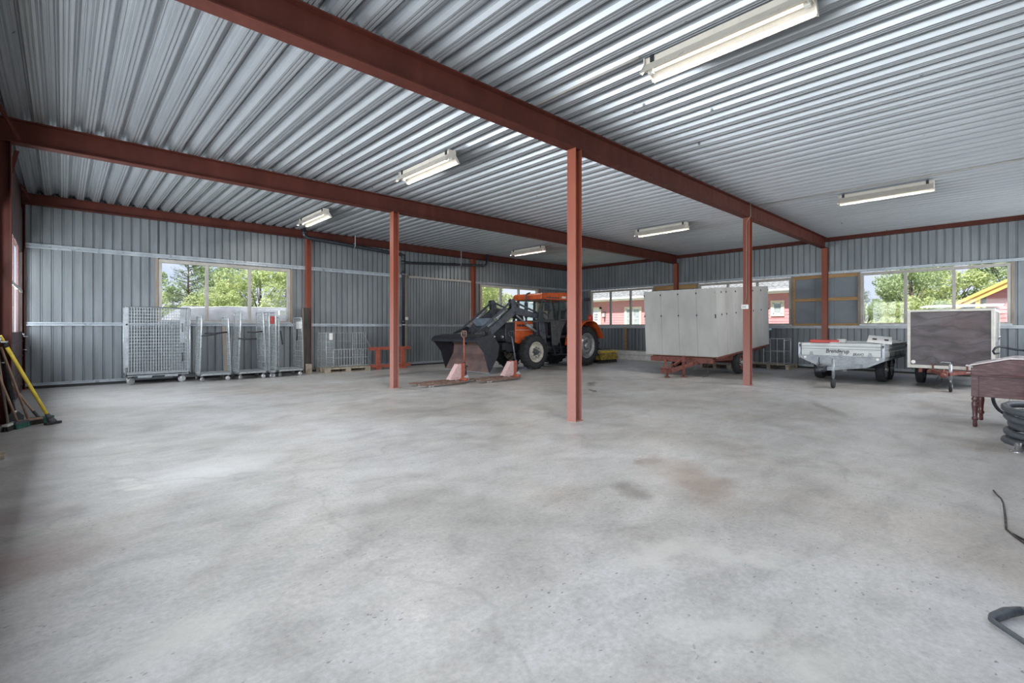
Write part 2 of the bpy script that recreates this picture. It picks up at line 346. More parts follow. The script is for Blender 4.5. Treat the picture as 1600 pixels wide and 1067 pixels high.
class MB:
    def __init__(s, mat=None):
        s.bm = bmesh.new(); s.X = mat or Matrix.Identity(4)
    def _v(s, p): return s.bm.verts.new(s.X @ V(p))
    def face(s, pts):
        try: return s.bm.faces.new([s._v(p) for p in pts])
        except ValueError: pass
    def box(s, x0, x1, y0, y1, z0, z1, R=None, c=None):
        vs = []
        for z in (z0, z1):
            for x, y in ((x0, y0), (x1, y0), (x1, y1), (x0, y1)):
                p = V((x, y, z))
                if R is not None:
                    cc = V(c) if c is not None else V(((x0+x1)/2, (y0+y1)/2, (z0+z1)/2))
                    p = cc + R @ (p - cc)
                vs.append(s._v(p))
        for f in ((3, 2, 1, 0), (4, 5, 6, 7), (0, 1, 5, 4), (1, 2, 6, 5), (2, 3, 7, 6), (3, 0, 4, 7)):
            s.bm.faces.new([vs[i] for i in f])
        return s
    def frame(s, d):
        d = d.normalized(); up = V((0, 0, 1)) if abs(d.z) < .95 else V((1, 0, 0))
        a = d.cross(up).normalized(); return a, a.cross(d).normalized()
    def bar(s, p, q, w, h):
        p, q = V(p), V(q); a, u = s.frame(q - p)
        vs = []
        for e in (p, q):
            for i, j in ((-1, -1), (1, -1), (1, 1), (-1, 1)): vs.append(s._v(e + a*i*w/2 + u*j*h/2))
        for f in ((3, 2, 1, 0), (4, 5, 6, 7), (0, 1, 5, 4), (1, 2, 6, 5), (2, 3, 7, 6), (3, 0, 4, 7)):
            s.bm.faces.new([vs[i] for i in f])
        return s
    def tube(s, pts, r, n=8, cap=True, closed=False, smooth=True):
        pts = [V(p) for p in pts]; rings = []
        m = len(pts); prev = None
        for i, p in enumerate(pts):
            if closed: d = pts[(i+1) % m] - pts[i-1]
            else: d = pts[min(i+1, m-1)] - pts[max(i-1, 0)]
            if d.length < 1e-9: d = V((0, 0, 1))
            d.normalize()
            if prev is None: a, u = s.frame(d)
            else:
                a = prev - d * prev.dot(d)
                if a.length < 1e-6: a, u = s.frame(d)
                a.normalize(); u = a.cross(d)
            prev = a
            rr = r[i] if isinstance(r, (list, tuple)) else r
            rings.append([s._v(p + (a*cos(2*pi*k/n) + u*sin(2*pi*k/n)) * rr) for k in range(n)])
        for i in range(m if closed else m-1):
            A, B = rings[i], rings[(i+1) % m]
            for k in range(n):
                f = s.bm.faces.new((A[k], A[(k+1) % n], B[(k+1) % n], B[k])); f.smooth = smooth
        if cap and not closed:
            s.bm.faces.new(rings[0]); s.bm.faces.new(rings[-1][::-1])
        return s
    def cyl(s, p, q, r, n=16, r2=None): return s.tube([p, q], [r, r if r2 is None else r2], n)
    def lathe(s, prof, c, axis=(0, 0, 1), n=24, close=False):
        c, d = V(c), V(axis).normalized(); a, u = s.frame(d); rings = []
        for r, h in prof:
            if r < 1e-6: rings.append([s._v(c + d*h)])
            else: rings.append([s._v(c + d*h + (a*cos(2*pi*k/n) + u*sin(2*pi*k/n))*r) for k in range(n)])
        pr = list(zip(rings, rings[1:])) + ([(rings[-1], rings[0])] if close else [])
        for A, B in pr:
            for k in range(n):
                k2 = (k+1) % n
                if len(A) == 1 and len(B) == 1: continue
                if len(A) == 1: f = s.bm.faces.new((A[0], B[k2], B[k]))
                elif len(B) == 1: f = s.bm.faces.new((A[k], A[k2], B[0]))
                else: f = s.bm.faces.new((A[k], A[k2], B[k2], B[k]))
                f.smooth = True
        return s
    def prism(s, poly, axis, a0, a1):
        """poly of 2D points in the plane across axis ('x': (y,z), 'y': (x,z), 'z': (x,y))"""
        def P(p, a): return {'x': (a, p[0], p[1]), 'y': (p[0], a, p[1]), 'z': (p[0], p[1], a)}[axis]
        A = [s._v(P(p, a0)) for p in poly]; B = [s._v(P(p, a1)) for p in poly]
        n = len(poly)
        s.bm.faces.new(A[::-1]); s.bm.faces.new(B)
        for i in range(n): s.bm.faces.new((A[i], A[(i+1) % n], B[(i+1) % n], B[i]))
        return s
    def build(s, name, mat, parent=None, bevel=0, smooth=False, fix=True):
        groups = clusters(s.bm) if name not in NOSPLIT else None
        if groups and len(groups) > 1:
            first = None
            for g in groups:
                nb = MB(); nb.bm.free(); nb.bm = s.bm.copy(); keep = set(g)
                nb.bm.verts.ensure_lookup_table()
                bmesh.ops.delete(nb.bm, geom=[v for v in nb.bm.verts if v.index not in keep], context='VERTS')
                o = nb._build(name, mat, parent, bevel, smooth, fix)
                first = first or o
            s.bm.free(); return first
        return s._build(name, mat, parent, bevel, smooth, fix)
    def _build(s, name, mat, parent, bevel, smooth, fix):
        bm = s.bm
        if fix: bmesh.ops.recalc_face_normals(bm, faces=bm.faces)
        me = bpy.data.meshes.new(name)
        o = ORG.get(parent.name, V((0, 0, 0))) if parent else V((0, 0, 0))
        if o.length: bmesh.ops.translate(bm, verts=bm.verts, vec=-o)
        bm.to_mesh(me); bm.free()
        ob = bpy.data.objects.new(name, me); COL.objects.link(ob)
        me.materials.append(mat if not isinstance(mat, str) else M[mat])
        if smooth:
            for p in me.polygons: p.use_smooth = True
        if parent: ob.parent = parent
        ORG[ob.name] = o.copy()
        if bevel:
            b = ob.modifiers.new('bevel', 'BEVEL'); b.width = bevel; b.segments = 2; b.limit_method = 'ANGLE'; b.angle_limit = radians(40)
        return ob

def thing(name, label, cat, loc=(0, 0, 0), group=None):
    o = bpy.data.objects.new(name, None); COL.objects.link(o)
    o.empty_display_size = .2; o.location = loc; ORG[o.name] = V(loc)
    o['label'] = label; o['category'] = cat
    if group: o['group'] = group
    return o
def tag(o, label, cat, group=None, kind=None):
    o['label'] = label; o['category'] = cat
    if group: o['group'] = group
    if kind: o['kind'] = kind
    return o
def struct(o, label=None):
    o['kind'] = 'structure'
    if label: o['label'] = label
    return o
def root_struct(name, loc=(0, 0, 0)):
    o = bpy.data.objects.new(name, None); COL.objects.link(o); o.location = loc; ORG[o.name] = V(loc); o['kind'] = 'structure'
    return o
def dup(o, parent=None):
    c = o.copy(); COL.objects.link(c)
    if parent: c.parent = parent
    for ch in list(o.children): dup(ch, c)
    return c
def recenter(o, loc):
    """move a one-mesh thing's origin to its base"""
    loc = V(loc); o.data.transform(Matrix.Translation(-loc)); o.location = loc; ORG[o.name] = loc; return o
# ------------------------------------------------------------------ the building shell
X0, X1, Y0, Y1 = -0.66, 17.58, -0.95, 14.42
ZC = 4.107
fl = MB(); fl.box(X0-.15, X1+.15, Y0-.15, Y1+.15, -.12, 0)
struct(fl.build('floor', 'concrete'))

# corrugated roof deck: flutes run along Y
def deck():
    mb = MB(); P = .257; x = 5.04 - P*24; prof = []
    D = .092
    while x < X1 + .1:
        prof += [(x-.036, D), (x-.009, D), (x-.005, D-.014), (x+.005, D-.014), (x+.009, D), (x+.036, D), (x+.052, .045), (x+.058, .045), (x+.078, 0), (x+.102, 0),
                 (x+.106, .016), (x+.114, .016), (x+.118, 0), (x+.139, 0), (x+.143, .016), (x+.151, .016), (x+.155, 0), (x+.179, 0), (x+.199, .045), (x+.205, .045)]
        x += P
    prof = [p for p in prof if p[0] > X0-.1]
    bm = mb.bm; rows = []
    for y in (Y0-.1, Y1+.1): rows.append([bm.verts.new((p[0], y, ZC + p[1])) for p in prof])
    for i in range(len(prof)-1): bm.faces.new((rows[0][i], rows[0][i+1], rows[1][i+1], rows[1][i]))
    return mb.build('ceiling', 'ceiling', fix=False)
ce = struct(deck())
so = ce.modifiers.new('sheet', 'SOLIDIFY'); so.thickness = .004; so.offset = 1
# screws and thin seams are in the material; roof covering above it
MB().box(X0-.2, X1+.2, Y0-.2, Y1+.2, ZC+.125, ZC+.18).build('trim_1', 'dark_gap')['kind'] = 'structure'

MB().box(X0-2.6, X0-.2, Y0-.2, Y1+.2, ZC+.09, ZC+.18).build('trim_13', 'girt')['kind'] = 'structure'  # canopy added out of view to keep the sun off the left doors

def cladding(mb, axis, a0, a1, z0, z1, plane, out, P=.17, D=.032, phase=0.0):
    """one ribbed sheet; grooves recede outwards"""
    k = math.floor((a0 - phase) / P); pts = [(a0, 0)]; a = phase + k*P
    while a < a1:
        for q, d in ((.118, 0), (.126, D), (.154, D), (.162, 0)):
            if a0 < a+q*P/.17 < a1: pts.append((a+q*P/.17, d))
        a += P
    pts.append((a1, 0)); bm = mb.bm; rows = []
    for z in (z0, z1):
        rows.append([bm.verts.new((p, plane+out*d, z) if axis == 'x' else (plane+out*d, p, z)) for p, d in pts])
    for i in range(len(pts)-1): bm.faces.new((rows[0][i], rows[0][i+1], rows[1][i+1], rows[1][i]))

# wall A = back wall, with two windows
W1 = (1.70, 4.76); W2 = (11.80, 15.00); WZ = (1.42, 2.97)
mb = MB()
PA = .006 - .14
for (a, b) in ((X0-.03, W1[0]), (W1[1], 8.5), (W2[1], X1+.1), (11.35, W2[0])): cladding(mb, 'x', a, b, .05, ZC+.11, Y1, 1, phase=PA)
for (a, b) in (W1, W2):
    cladding(mb, 'x', a, b, .05, WZ[0], Y1, 1, phase=PA); cladding(mb, 'x', a, b, WZ[1], ZC+.11, Y1, 1, phase=PA)
cladding(mb, 'x', 8.5, 11.35, .05, 3.05, Y1-.02, 1, P=.115, D=.022, phase=PA)
cladding(mb, 'x', 8.5, 11.35, 3.05, ZC+.11, Y1, 1, phase=PA)
wb = struct(mb.build('wall_back', 'clad', fix=False))
so = wb.modifiers.new('sheet', 'SOLIDIFY'); so.thickness = .003; so.offset = 0
# strip under the sheets, coloured dark as a shaded gap
MB().box(X0, X1+.1, Y1-.02, Y1+.12, -.1, .06).build('baseboard_back', 'dark_gap')['kind'] = 'structure'

# wall B = right wall, with three windows and one boarded bay
WB = [(10.36, 13.56), (5.28, 8.48), (0.27, 3.42)]
mb = MB(); PB = .169 - .14
segs = [(Y0-.1, .27), (3.42, 3.46), (5.24, 5.28), (8.48, 10.36), (13.56, Y1+.1)]
for a, b in segs: cladding(mb, 'y', a, b, .05, ZC+.11, X1, 1, phase=PB)
for a, b in WB:
    cladding(mb, 'y', a, b, .05, 1.36, X1, 1, phase=PB); cladding(mb, 'y', a, b, 2.97, ZC+.11, X1, 1, phase=PB)
cladding(mb, 'y', 3.46, 5.24, .05, 1.36, X1, 1, phase=PB); cladding(mb, 'y', 3.46, 5.24, 2.97, ZC+.11, X1, 1, phase=PB)
wr = struct(mb.build('wall_right', 'clad', fix=False))
so = wr.modifiers.new('sheet', 'SOLIDIFY'); so.thickness = .003; so.offset = 0
MB().box(X1-.02, X1+.12, Y0, Y1, -.1, .06).build('baseboard_right', 'dark_gap')['kind'] = 'structure'  # dark strip standing for the shaded gap below the right wall sheets

# boarded bay between the two right-hand windows
t = MB()
t.box(X1+.03, X1+.06, 3.46, 4.10, 1.36, 2.97); t.box(X1+.035, X1+.062, 4.105, 4.62, 1.36, 2.97); t.box(X1+.03, X1+.06, 4.625, 5.24, 1.36, 2.97)
struct(t.build('wall_infill', 'insul'))
t = MB()
t.box(X1-.03, X1+.03, 3.46, 5.24, 2.14, 2.24); t.box(X1-.03, X1+.03, 3.46, 5.24, 2.86, 2.97); t.box(X1-.03, X1+.03, 3.46, 5.24, 1.36, 1.43)
t.box(X1-.04, X1+.03, 5.19, 5.25, 1.43, 2.86); t.box(X1-.03, X1+.03, 3.46, 3.49, 1.43, 2.86)
struct(t.build('trim_2', 'wood', bevel=.004))
# timber post above the roof box trailer and below the far window
t = MB(); t.box(X1-.05, X1+.0, 8.55, 10.3, 2.8, 2.96)
t.box(X1-.06, X1-.01, 11.62, 11.72, .05, 1.30)
struct(t.build('trim_3', 'wood', bevel=.004))

# girts: sigma-like rails screwed to the walls
def girt(name, axis, a0, a1, z0, z1, plane, inn, mat='girt', dep=.05):
    mb = MB(); h = z1-z0
    prof = [(0, z0), (dep, z0), (dep, z0+h*.3), (dep*.55, z0+h*.4), (dep*.55, z0+h*.6), (dep, z0+h*.7), (dep, z1), (0, z1)]
    pl = [(plane + inn*d, z) for d, z in prof]
    if axis == 'x': mb.prism([(p[0], p[1]) for p in pl], 'x', a0, a1)
    else: mb.prism([(p[0], p[1]) for p in pl], 'y', a0, a1)
    return struct(mb.build(name, mat))
girt('trim_4', 'x', X0+.05, 8.46, 2.99, 3.09, Y1, -1)
girt('trim_5', 'x', 11.42, X1-.1, 2.99, 3.07, Y1, -1)
girt('trim_6', 'x', X0+.05, X1-.1, 1.34, 1.42, Y1, -1)
girt('trim_7', 'x', X0+.05, X1-.1, .06, .12, Y1, -1, dep=.03)
girt('trim_8', 'y', Y0, Y1-.1, 2.98, 3.05, X1, -1, 'girt')
girt('trim_9', 'y', Y0, Y1-.1, 1.28, 1.36, X1, -1, 'sill')
girt('trim_10', 'y', Y0, Y1-.1, .05, .12, X1, -1, dep=.03)
# sliding-door like bay: post, pale head rail
t = MB(); t.box(8.49, 8.56, Y1-.07, Y1-.02, .05, 3.14)
struct(t.build('trim_11', 'wood_pale', bevel=.003))
t = MB(); t.box(8.60, 11.30, Y1-.09, Y1-.03, 3.0, 3.07); t.box(11.27, 11.31, Y1-.07, Y1-.02, .05, 3.0)
struct(t.build('trim_12', 'frame', bevel=.003))
t = MB(); t.box(8.47, 8.56, Y1-.10, Y1-.07, 1.56, 1.66); t.box(8.49, 8.54, Y1-.115, Y1-.10, 1.585, 1.635)
t.build('latch_plate', 'white'); tag(bpy.data.objects['latch_plate'], 'small white latch plate on the pale post beside the downpipe', 'latch')
recenter(bpy.data.objects['latch_plate'], (8.515, Y1-.085, 1.56))

# windows
def window(name, axis, a0, a1, z0, z1, plane, out, panes, jamb=True, fm='frame'):
    c = ((a0+a1)/2, plane, z0) if axis == 'x' else (plane, (a0+a1)/2, z0)
    R = root_struct(name, c)
    def B(mb, a, b, d0, d1, zz0, zz1):
        p0, p1 = sorted((plane+out*d0, plane+out*d1))
        if axis == 'x': mb.box(a, b, p0, p1, zz0, zz1)
        else: mb.box(p0, p1, a, b, zz0, zz1)
    f = MB(); w = .07
    B(f, a0, a0+w, -.03, .09, z0, z1); B(f, a1-w, a1, -.03, .09, z0, z1)
    B(f, a0+w, a1-w, -.03, .09, z1-.08, z1); B(f, a0+w, a1-w, -.03, .09, z0, z0+.07)
    ed = [a0+w] + panes + [a1-w]
    for p in panes: B(f, p-.035, p+.035, -.01, .08, z0+.07, z1-.08)
    f.build('window_frame', fm, R, bevel=.004)
    for i in range(len(ed)-1):
        g = MB(); B(g, ed[i]+(.035 if i else 0), ed[i+1]-(.035 if i < len(ed)-2 else 0), .035, .041, z0+.07, z1-.08)
        g.build('glass_pane', 'glass', R)
    s = MB(); B(s, a0-.02, a1+.02, -.05, -.03, z0-.01, z0+.035); s.build('window_sill', 'sill', R, bevel=.003)
    h = MB(); B(h, a0-.06, a0-.002, -.045, .03, z0, z1+.02); B(h, a1+.002, a1+.06, -.045, .03, z0, z1+.02); h.build('timber_jamb', 'wood_pale', R, bevel=.003)
    return R
window('window_1', 'x', 1.70, 4.76, 1.42, 2.97, Y1, 1, [2.72, 3.72])
window('window_2', 'x', 11.80, 15.00, 1.42, 2.97, Y1, 1, [12.87, 13.87])
window('window_3', 'y', 10.36, 13.56, 1.37, 2.95, X1, 1, [11.47, 12.49])
window('window_4', 'y', 5.30, 8.48, 1.37, 2.95, X1, 1, [6.38, 7.39])
window('window_5', 'y', 0.27, 3.42, 1.37, 2.95, X1, 1, [1.345, 2.365])

# ---- left wall: brown-red glazed doors between the columns
def gdoor(name, y0, y1, labelless=True):
    x = X0+.05
    R = root_struct(name, (x, (y0+y1)/2, 0))
    f = MB()
    f.box(x-.06, x, y0, y1, 0, 1.22)                 # lower panel
    f.box(x-.06, x, y0, y1, 2.86, 3.75)
    n = 4; w = (y1-y0)/n
    for i in range(n+1):
        yy = y0 + i*w
        f.box(x-.035, x+.001, max(y0, yy-.03), min(y1, yy+.03), 1.22, 2.86)
    f.build('door_leaf', 'door_red', R, bevel=.004)
    b = MB(); b.box(x-.03, x+.003, y0, y1, 2.02, 2.08)
    b.build('glazing_bar', 'door_white', R)
    for i in range(n):
        g = MB(); g.box(x-.010, x-.005, y0+i*w+.03, y0+(i+1)*w-.03, 1.22, 2.86); g.build('glass_pane', 'glass', R)
    r = MB()
    for i in range(4): r.box(x, x+.012, y0+.02, y1-.02, .12+i*.3, .14+i*.3)
    r.build('rib', 'door_red', R)
    h = MB(); h.tube([(x+.01, y1-.45, 1.12), (x+.09, y1-.45, 1.12), (x+.09, y1-.30, 1.12)], .012)
    h.cyl((x+.01, y1-.45, 1.16), (x+.05, y1-.45, 1.16), .03); h.tube([(x, y1-.2, .85), (x+.07, y1-.2, .85), (x+.07, y1-.08, .80)], .01)
    h.build('handle', 'chrome', R)
    return R
gdoor('door_1', 9.45, 14.22)
gdoor('door_2', 4.45, 9.22)
gdoor('door_3', -.70, 4.22)
t = MB(); t.box(X0-.02, X0+.03, Y0, Y1, 3.75, ZC+.05); t.box(X0-.02, X0+.03, Y0, -.70, 0, 3.75); t.box(X0-.02, X0+.03, 14.22, Y1, 0, 3.75)
t.box(X0-.02, X0+.03, 9.22, 9.45, 0, 3.75); t.box(X0-.02, X0+.03, 4.22, 4.45, 0, 3.75)
struct(t.build('wall_left', 'door_red'))

# ---- front wall behind the camera, with large windows added to let light in
mb = MB(); FW = [(1.2, 5.0), (7.2, 11.0), (12.4, 16.6)]
xs = [X0-.03] + [q for w in FW for q in w] + [X1+.1]
for i in range(0, len(xs), 2): cladding(mb, 'x', xs[i], xs[i+1], .0, ZC+.11, Y0, -1)
for a, b in FW: cladding(mb, 'x', a, b, .0, .9, Y0, -1); cladding(mb, 'x', a, b, 3.1, ZC+.11, Y0, -1)
wf = struct(mb.build('wall_front', 'clad', fix=False))
so = wf.modifiers.new('sheet', 'SOLIDIFY'); so.thickness = .003; so.offset = 0
for i, (a, b) in enumerate(FW): window('window_%d' % (6+i), 'x', a, b, .9, 3.1, Y0, -1, [a+(b-a)/3, a+2*(b-a)/3])

# ------------------------------------------------------------------ steel frame
def hbeam_x(mb, x0, x1, yc, z0, z1, w=.17, tf=.014, tw=.009):
    mb.box(x0, x1, yc-w/2, yc+w/2, z0, z0+tf); mb.box(x0, x1, yc-w/2, yc+w/2, z1-tf, z1)
    mb.box(x0, x1, yc-tw/2, yc+tw/2, z0+tf, z1-tf)
def hcol(mb, x, y, z0, z1, dx=.135, wy=.15, tf=.011, tw=.008):
    mb.box(x, x+tf, y, y+wy, z0, z1); mb.box(x+dx-tf, x+dx, y, y+wy, z0, z1)
    mb.box(x+tf, x+dx-tf, y+wy/2-tw/2, y+wy/2+tw/2, z0, z1)
CX = [-.635, 5.169, 11.285, 17.40]; CY = [-.80, 4.248, 9.253, 14.24]
HB = 3.786
for yc, lab in ((CY[1]+.085, 'long red steel roof beam nearest the camera, crossing the ceiling top to right'),
                (CY[2]+.085, 'red steel roof beam in the middle, above the thin post left of centre')):
    r = thing('steel_beam', lab, 'beam', (CX[0]+.1, yc, HB), group='red roof beams')
    mb = MB(); hbeam_x(mb, X0+.04, CX[3]+.13, yc, HB, ZC-.002); mb.build('beam_section', 'red_steel', r)
r = thing('steel_beam', 'red steel eaves beam along the top of the back wall', 'beam', (0, 14.22, 3.89), group='red roof beams')
mb = MB(); hbeam_x(mb, X0+.04, CX[3]+.1, 14.27, 3.885, ZC-.002, w=.14); mb.build('beam_section', 'red_steel', r)
r = thing('steel_beam', 'thin red steel angle along the top of the right wall above the windows', 'beam', (17.46, 6, 4.0), group='red roof beams')
mb = MB(); mb.box(17.44, 17.452, Y0, 14.19, 3.99, ZC-.004); mb.box(17.452, 17.55, Y0, 14.19, 3.99, 4.0); mb.build('beam_section', 'red_steel', r)

labs = {(1, 1): 'red steel post in the centre foreground with chipped white paint at its foot',
        (1, 2): 'red steel post left of the pallet trucks, under the middle beam',
        (2, 1): 'red steel post with a cable and switch box, in front of the grey box trailer',
        (1, 3): 'red steel wall post behind the leaning dark plank on the back wall',
        (2, 3): 'red steel wall post on the back wall just left of the loader arms',
        (3, 1): 'red steel wall post behind the flatbed trailer, between timber battens',
        (3, 2): 'red steel wall post above the left end of the grey box trailer',
        (0, 2): 'red steel post at the left edge with brooms leaning by it',
        (0, 3): 'dark red steel post in the far left corner beside the glazed door',
        (0, 1): 'red steel post between the glazed doors, outside the left edge of view',
        (2, 2): 'red steel post standing directly behind the central foreground post'}
for (i, j), lab in labs.items():
    if (i, j) == (0, 1): continue
    ztop = HB if j in (1, 2) else 3.885
    r = thing('steel_column', lab, 'column', (CX[i]+.07, CY[j]+.07, 0), group='red steel columns')
    mb = MB(); hcol(mb, CX[i] - (.07 if (i, j) == (0, 3) else 0), CY[j], .0, ztop); mb.build('post_section', 'red_col' if i else 'red_steel', r)  # left posts take the darker red in place of the shade there
    p = MB(); p.box(CX[i]-.012, CX[i]+.147, CY[j]-.012, CY[j]+.162 if j < 3 else 14.39, 0, .012); p.build('base_plate', 'red_col', r)

# diagonal angle braces by the glazed doors, high on the left
for p, q, lab in (((-.60, 8.55, 4.08), (-.42, 9.05, 3.78), 'thin red diagonal brace under the roof, upper left corner, nearer one'),
             ((-.60, 13.5, 4.10), (-.46, 14.2, 3.88), 'thin red diagonal brace in the far left top corner'),
             ((-.46, 9.50, 3.74), (-.60, 9.62, 3.10), 'short red knee brace under the middle beam at the left post')):
    mb = MB(); mb.bar(p, q, .012, .05); mb.bar((p[0], p[1]+.02, p[2]), (q[0], q[1]+.02, q[2]), .05, .008)
    tag(recenter(mb.build('diagonal_brace', 'red_steel'), p), lab, 'brace', 'thin red braces')
# ------------------------------------------------------------------ ceiling lamps (1.5 m long, along Y)
def lamp_proto():
    r = thing('ceiling_lamp', '', 'ceiling lamp', (0, 0, 0), 'open fluorescent ceiling lamps')
    L = 1.5
    h = MB(); h.box(-.05, .05, -L/2, L/2, .02, .09)
    h.build('housing', 'white_lamp', r, bevel=.004)
    f = MB()
    # trough reflector, open below
    sec = [(-.145, -.09), (-.138, -.09), (-.052, .018), (.052, .018), (.138, -.09), (.145, -.09), (.056, .026), (-.056, .026)]
    f.prism(sec, 'y', -L/2, L/2)
    f.build('reflector', 'white_lamp', r)
    e = MB()
    for y0, y1 in ((-L/2-.012, -L/2), (L/2, L/2+.012)):
        e.prism([(-.07, .09), (.07, .09), (.07, .02), (.150, -.095), (.10, -.095), (.05, -.03), (-.05, -.03), (-.10, -.095), (-.150, -.095), (-.07, .02)], 'y', y0, y1)
    e.build('end_cap', 'white_lamp', r)
    t = MB(); t.cyl((0, -L/2+.05, -.035), (0, L/2-.05, -.035), .014, 10); t.build('fluorescent_tube', 'tube', r)
    s = MB(); s.box(-.02, .02, -L/2+.01, -L/2+.06, -.06, .02); s.box(-.02, .02, L/2-.06, L/2-.01, -.06, .02); s.build('lamp_holder', 'white', r)
    c = MB()
    for y in (-L/2+.08, L/2-.08):
        c.tube([(0, y, .09), (0, y, .155)], .004, 6); c.box(-.065, -.05, y-.02, y+.02, .03, .1); c.box(.05, .065, y-.02, y+.02, .03, .1)
    c.build('hanger_clip', 'black_metal', r)
    return r
lp = lamp_proto(); LAMPS = []
spots = [(4.45, 1.94, 'large lit strip lamp nearest the camera, top right of the ceiling'),
         (4.45, 6.89, 'lit strip lamp hanging between the two roof beams, left of the central post'),
         (4.48, 11.90, 'small lit strip lamp over the back wall near the black pipe'),
         (11.98, 1.95, 'strip lamp on the far right of the ceiling above the plywood box trailer'),
         (11.98, 6.85, 'strip lamp between the central post and the cabled post'),
         (11.9, 11.93, 'small strip lamp above the tractor, just left of the central post')]
for i, (x, y, lab) in enumerate(spots):
    o = lp if i == 0 else dup(lp)
    o.location = (x, y, 3.985); o['label'] = lab
    LAMPS.append((x, y, 3.985-.051))
# conduits between lamps
for pts, lab in (([(4.33, 4.2, 4.085), (4.33, 3.3, 4.085), (4.33, 2.72, 4.08)], 'thin white conduit on the ceiling beyond the nearest strip lamp'),
                 ([(11.6, 4.2, 4.09), (11.6, 2, 4.09), (11.6, -.8, 4.09)], 'long thin conduit on the ceiling left of the far right strip lamp')):
    mb = MB(); mb.tube(pts, .012, 8); tag(recenter(mb.build('conduit', 'frame'), pts[0]), lab, 'conduit')

# ------------------------------------------------------------------ black drain pipe on the back wall
PY = 14.10
r = thing('drain_pipe', 'black plastic drain pipe running under the eaves beam and down the back wall', 'pipe', (8.25, PY, 0))
mb = MB(); mb.tube([(4.99, PY-.16, 4.10), (4.99, PY-.16, 3.93), (5.02, PY-.16, 3.88), (5.10, PY-.16, 3.85), (8.05, PY, 3.72), (8.20, PY, 3.70), (8.25, PY, 3.62), (8.25, PY, .05)], .055, 12)
mb.build('main_run', 'black_pipe', r)
mb = MB(); mb.tube([(8.25, PY+.0, 3.46), (8.5, PY, 3.47), (11.70, PY, 3.66), (11.82, PY, 3.70), (11.86, PY, 3.80), (11.86, PY, 4.10)], .045, 12)
mb.build('branch_run', 'black_pipe', r)
mb = MB()
for z in (3.46, 3.1, 3.66, 1.5, .1): mb.cyl((8.25, PY, z-.06), (8.25, PY, z+.06), .068, 14)
mb.cyl((4.99, PY-.16, 3.95), (4.99, PY-.16, 4.02), .068, 14); mb.cyl((11.6, PY, 3.655), (11.70, PY, 3.66), .058, 14)
mb.build('pipe_socket', 'black_pipe', r)
for (x, z, y) in ((6.5, 3.80, PY-.09), (10.58, 3.60, PY)):
    mb = MB(); mb.box(x-.012, x+.012, y-.075, y-.069, z-.02, ZC-.005); mb.tube([(x, y + .066*cos(a), z + .066*sin(a)) for a in [i*pi/8 for i in range(17)]], .008, 6, closed=False)
    mb.build('pipe_hanger', 'zinc_tube', r)
mb = MB(); mb.box(8.17, 8.33, PY-.075, PY-.06, 3.05, 3.07); mb.box(8.17, 8.33, PY-.075, PY-.06, 1.38, 1.41); mb.build('wall_clamp', 'zinc_tube', r)

# cable and switch on post (2,1)
cx, cy = CX[2]-.012, CY[1]+.045
mb = MB(); mb.tube([(cx+.0, cy-.06, 4.10), (cx+.0, cy-.065, 3.80), (cx-.01, cy+.01, 3.70), (cx-.01, cy+.02, 3.6), (cx-.01, cy+.02, 2.0), (cx-.012, cy+.04, 1.86)], .009, 6)
o = mb.build('conduit', 'wood_pale'); tag(recenter(o, (cx, cy, 1.86)), 'pale cable running down the post with the switch box', 'conduit')
r = thing('switch_box', 'small white switch box at eye height on the cabled red post', 'switch', (cx, cy+.05, 1.72))
mb = MB(); mb.box(cx-.05, cx+.008, cy-.02, cy+.12, 1.72, 1.82); mb.build('housing', 'white', r, bevel=.008)
mb = MB(); mb.box(cx-.058, cx-.05, cy+.02, cy+.05, 1.745, 1.795); mb.box(cx-.058, cx-.05, cy+.06, cy+.09, 1.745, 1.795); mb.build('rocker', 'white_dirty', r)

# ------------------------------------------------------------------ castor helper
def castor(mb_f, mb_w, x, y, z, r=.055, w=.03, ang=0.0):
    """fork in mb_f, wheel in mb_w, plate at height z"""
    ca, sa = cos(ang), sin(ang); off = .025
    c = V((x+off*ca, y+off*sa, r)); ax = V((-sa, ca, 0))
    mb_w.lathe([(0, -w/2), (r*.55, -w/2), (r*.93, -w/2), (r, -w/3), (r, w/3), (r*.93, w/2), (0, w/2)], c, ax, 18)
    for s in (-1, 1):
        mb_f.bar(c + ax*s*(w/2+.008), V((x, y, z-.012)) + ax*s*(w/2+.008), .03, .004)
    mb_f.box(x-.035, x+.035, y-.03, y+.03, z-.014, z)
    mb_f.cyl(c - ax*(w/2+.012), c + ax*(w/2+.012), .008, 8)

# ---- large mesh cage on castors
r = thing('mesh_cage_trolley', 'large galvanised wire mesh cage on castors, leftmost against the back wall', 'cage trolley', (1.63, 14.07, 0), 'wire cage trolleys along the back wall')
xa, xb, ya, yb, zb, zt = 1.03, 2.25, 13.80, 14.30, .27, 1.76
mb = MB(); mb.box(xa, xb, ya, yb, .21, .235)
for y in (ya, yb-.03): mb.box(xa, xb, y, y+.03, .19, .27)
for x in (xa, xb-.03): mb.box(x, x+.03, ya, yb, .19, .27)
for x in (xa+.22, xb-.5): mb.box(x, x+.26, ya-.006, ya, .15, .20); mb.box(x+.02, x+.24, ya-.008, ya+.002, .165, .185)
mb.build('base_platform', 'galv_skirt', r, bevel=.003)
def mesh_panel(mb, P, du, dv, nu, nv, ru=.0028, rv=.0028):
    P, du, dv = V(P), V(du), V(dv); n = du.cross(dv).normalized()
    for i in range(nu+1): a = P + du*i/nu; mb.bar(a, a+dv, rv*2, rv*2)
    for j in range(nv+1): a = P + dv*j/nv + n*.005; mb.bar(a, a+du, ru*2, ru*2)
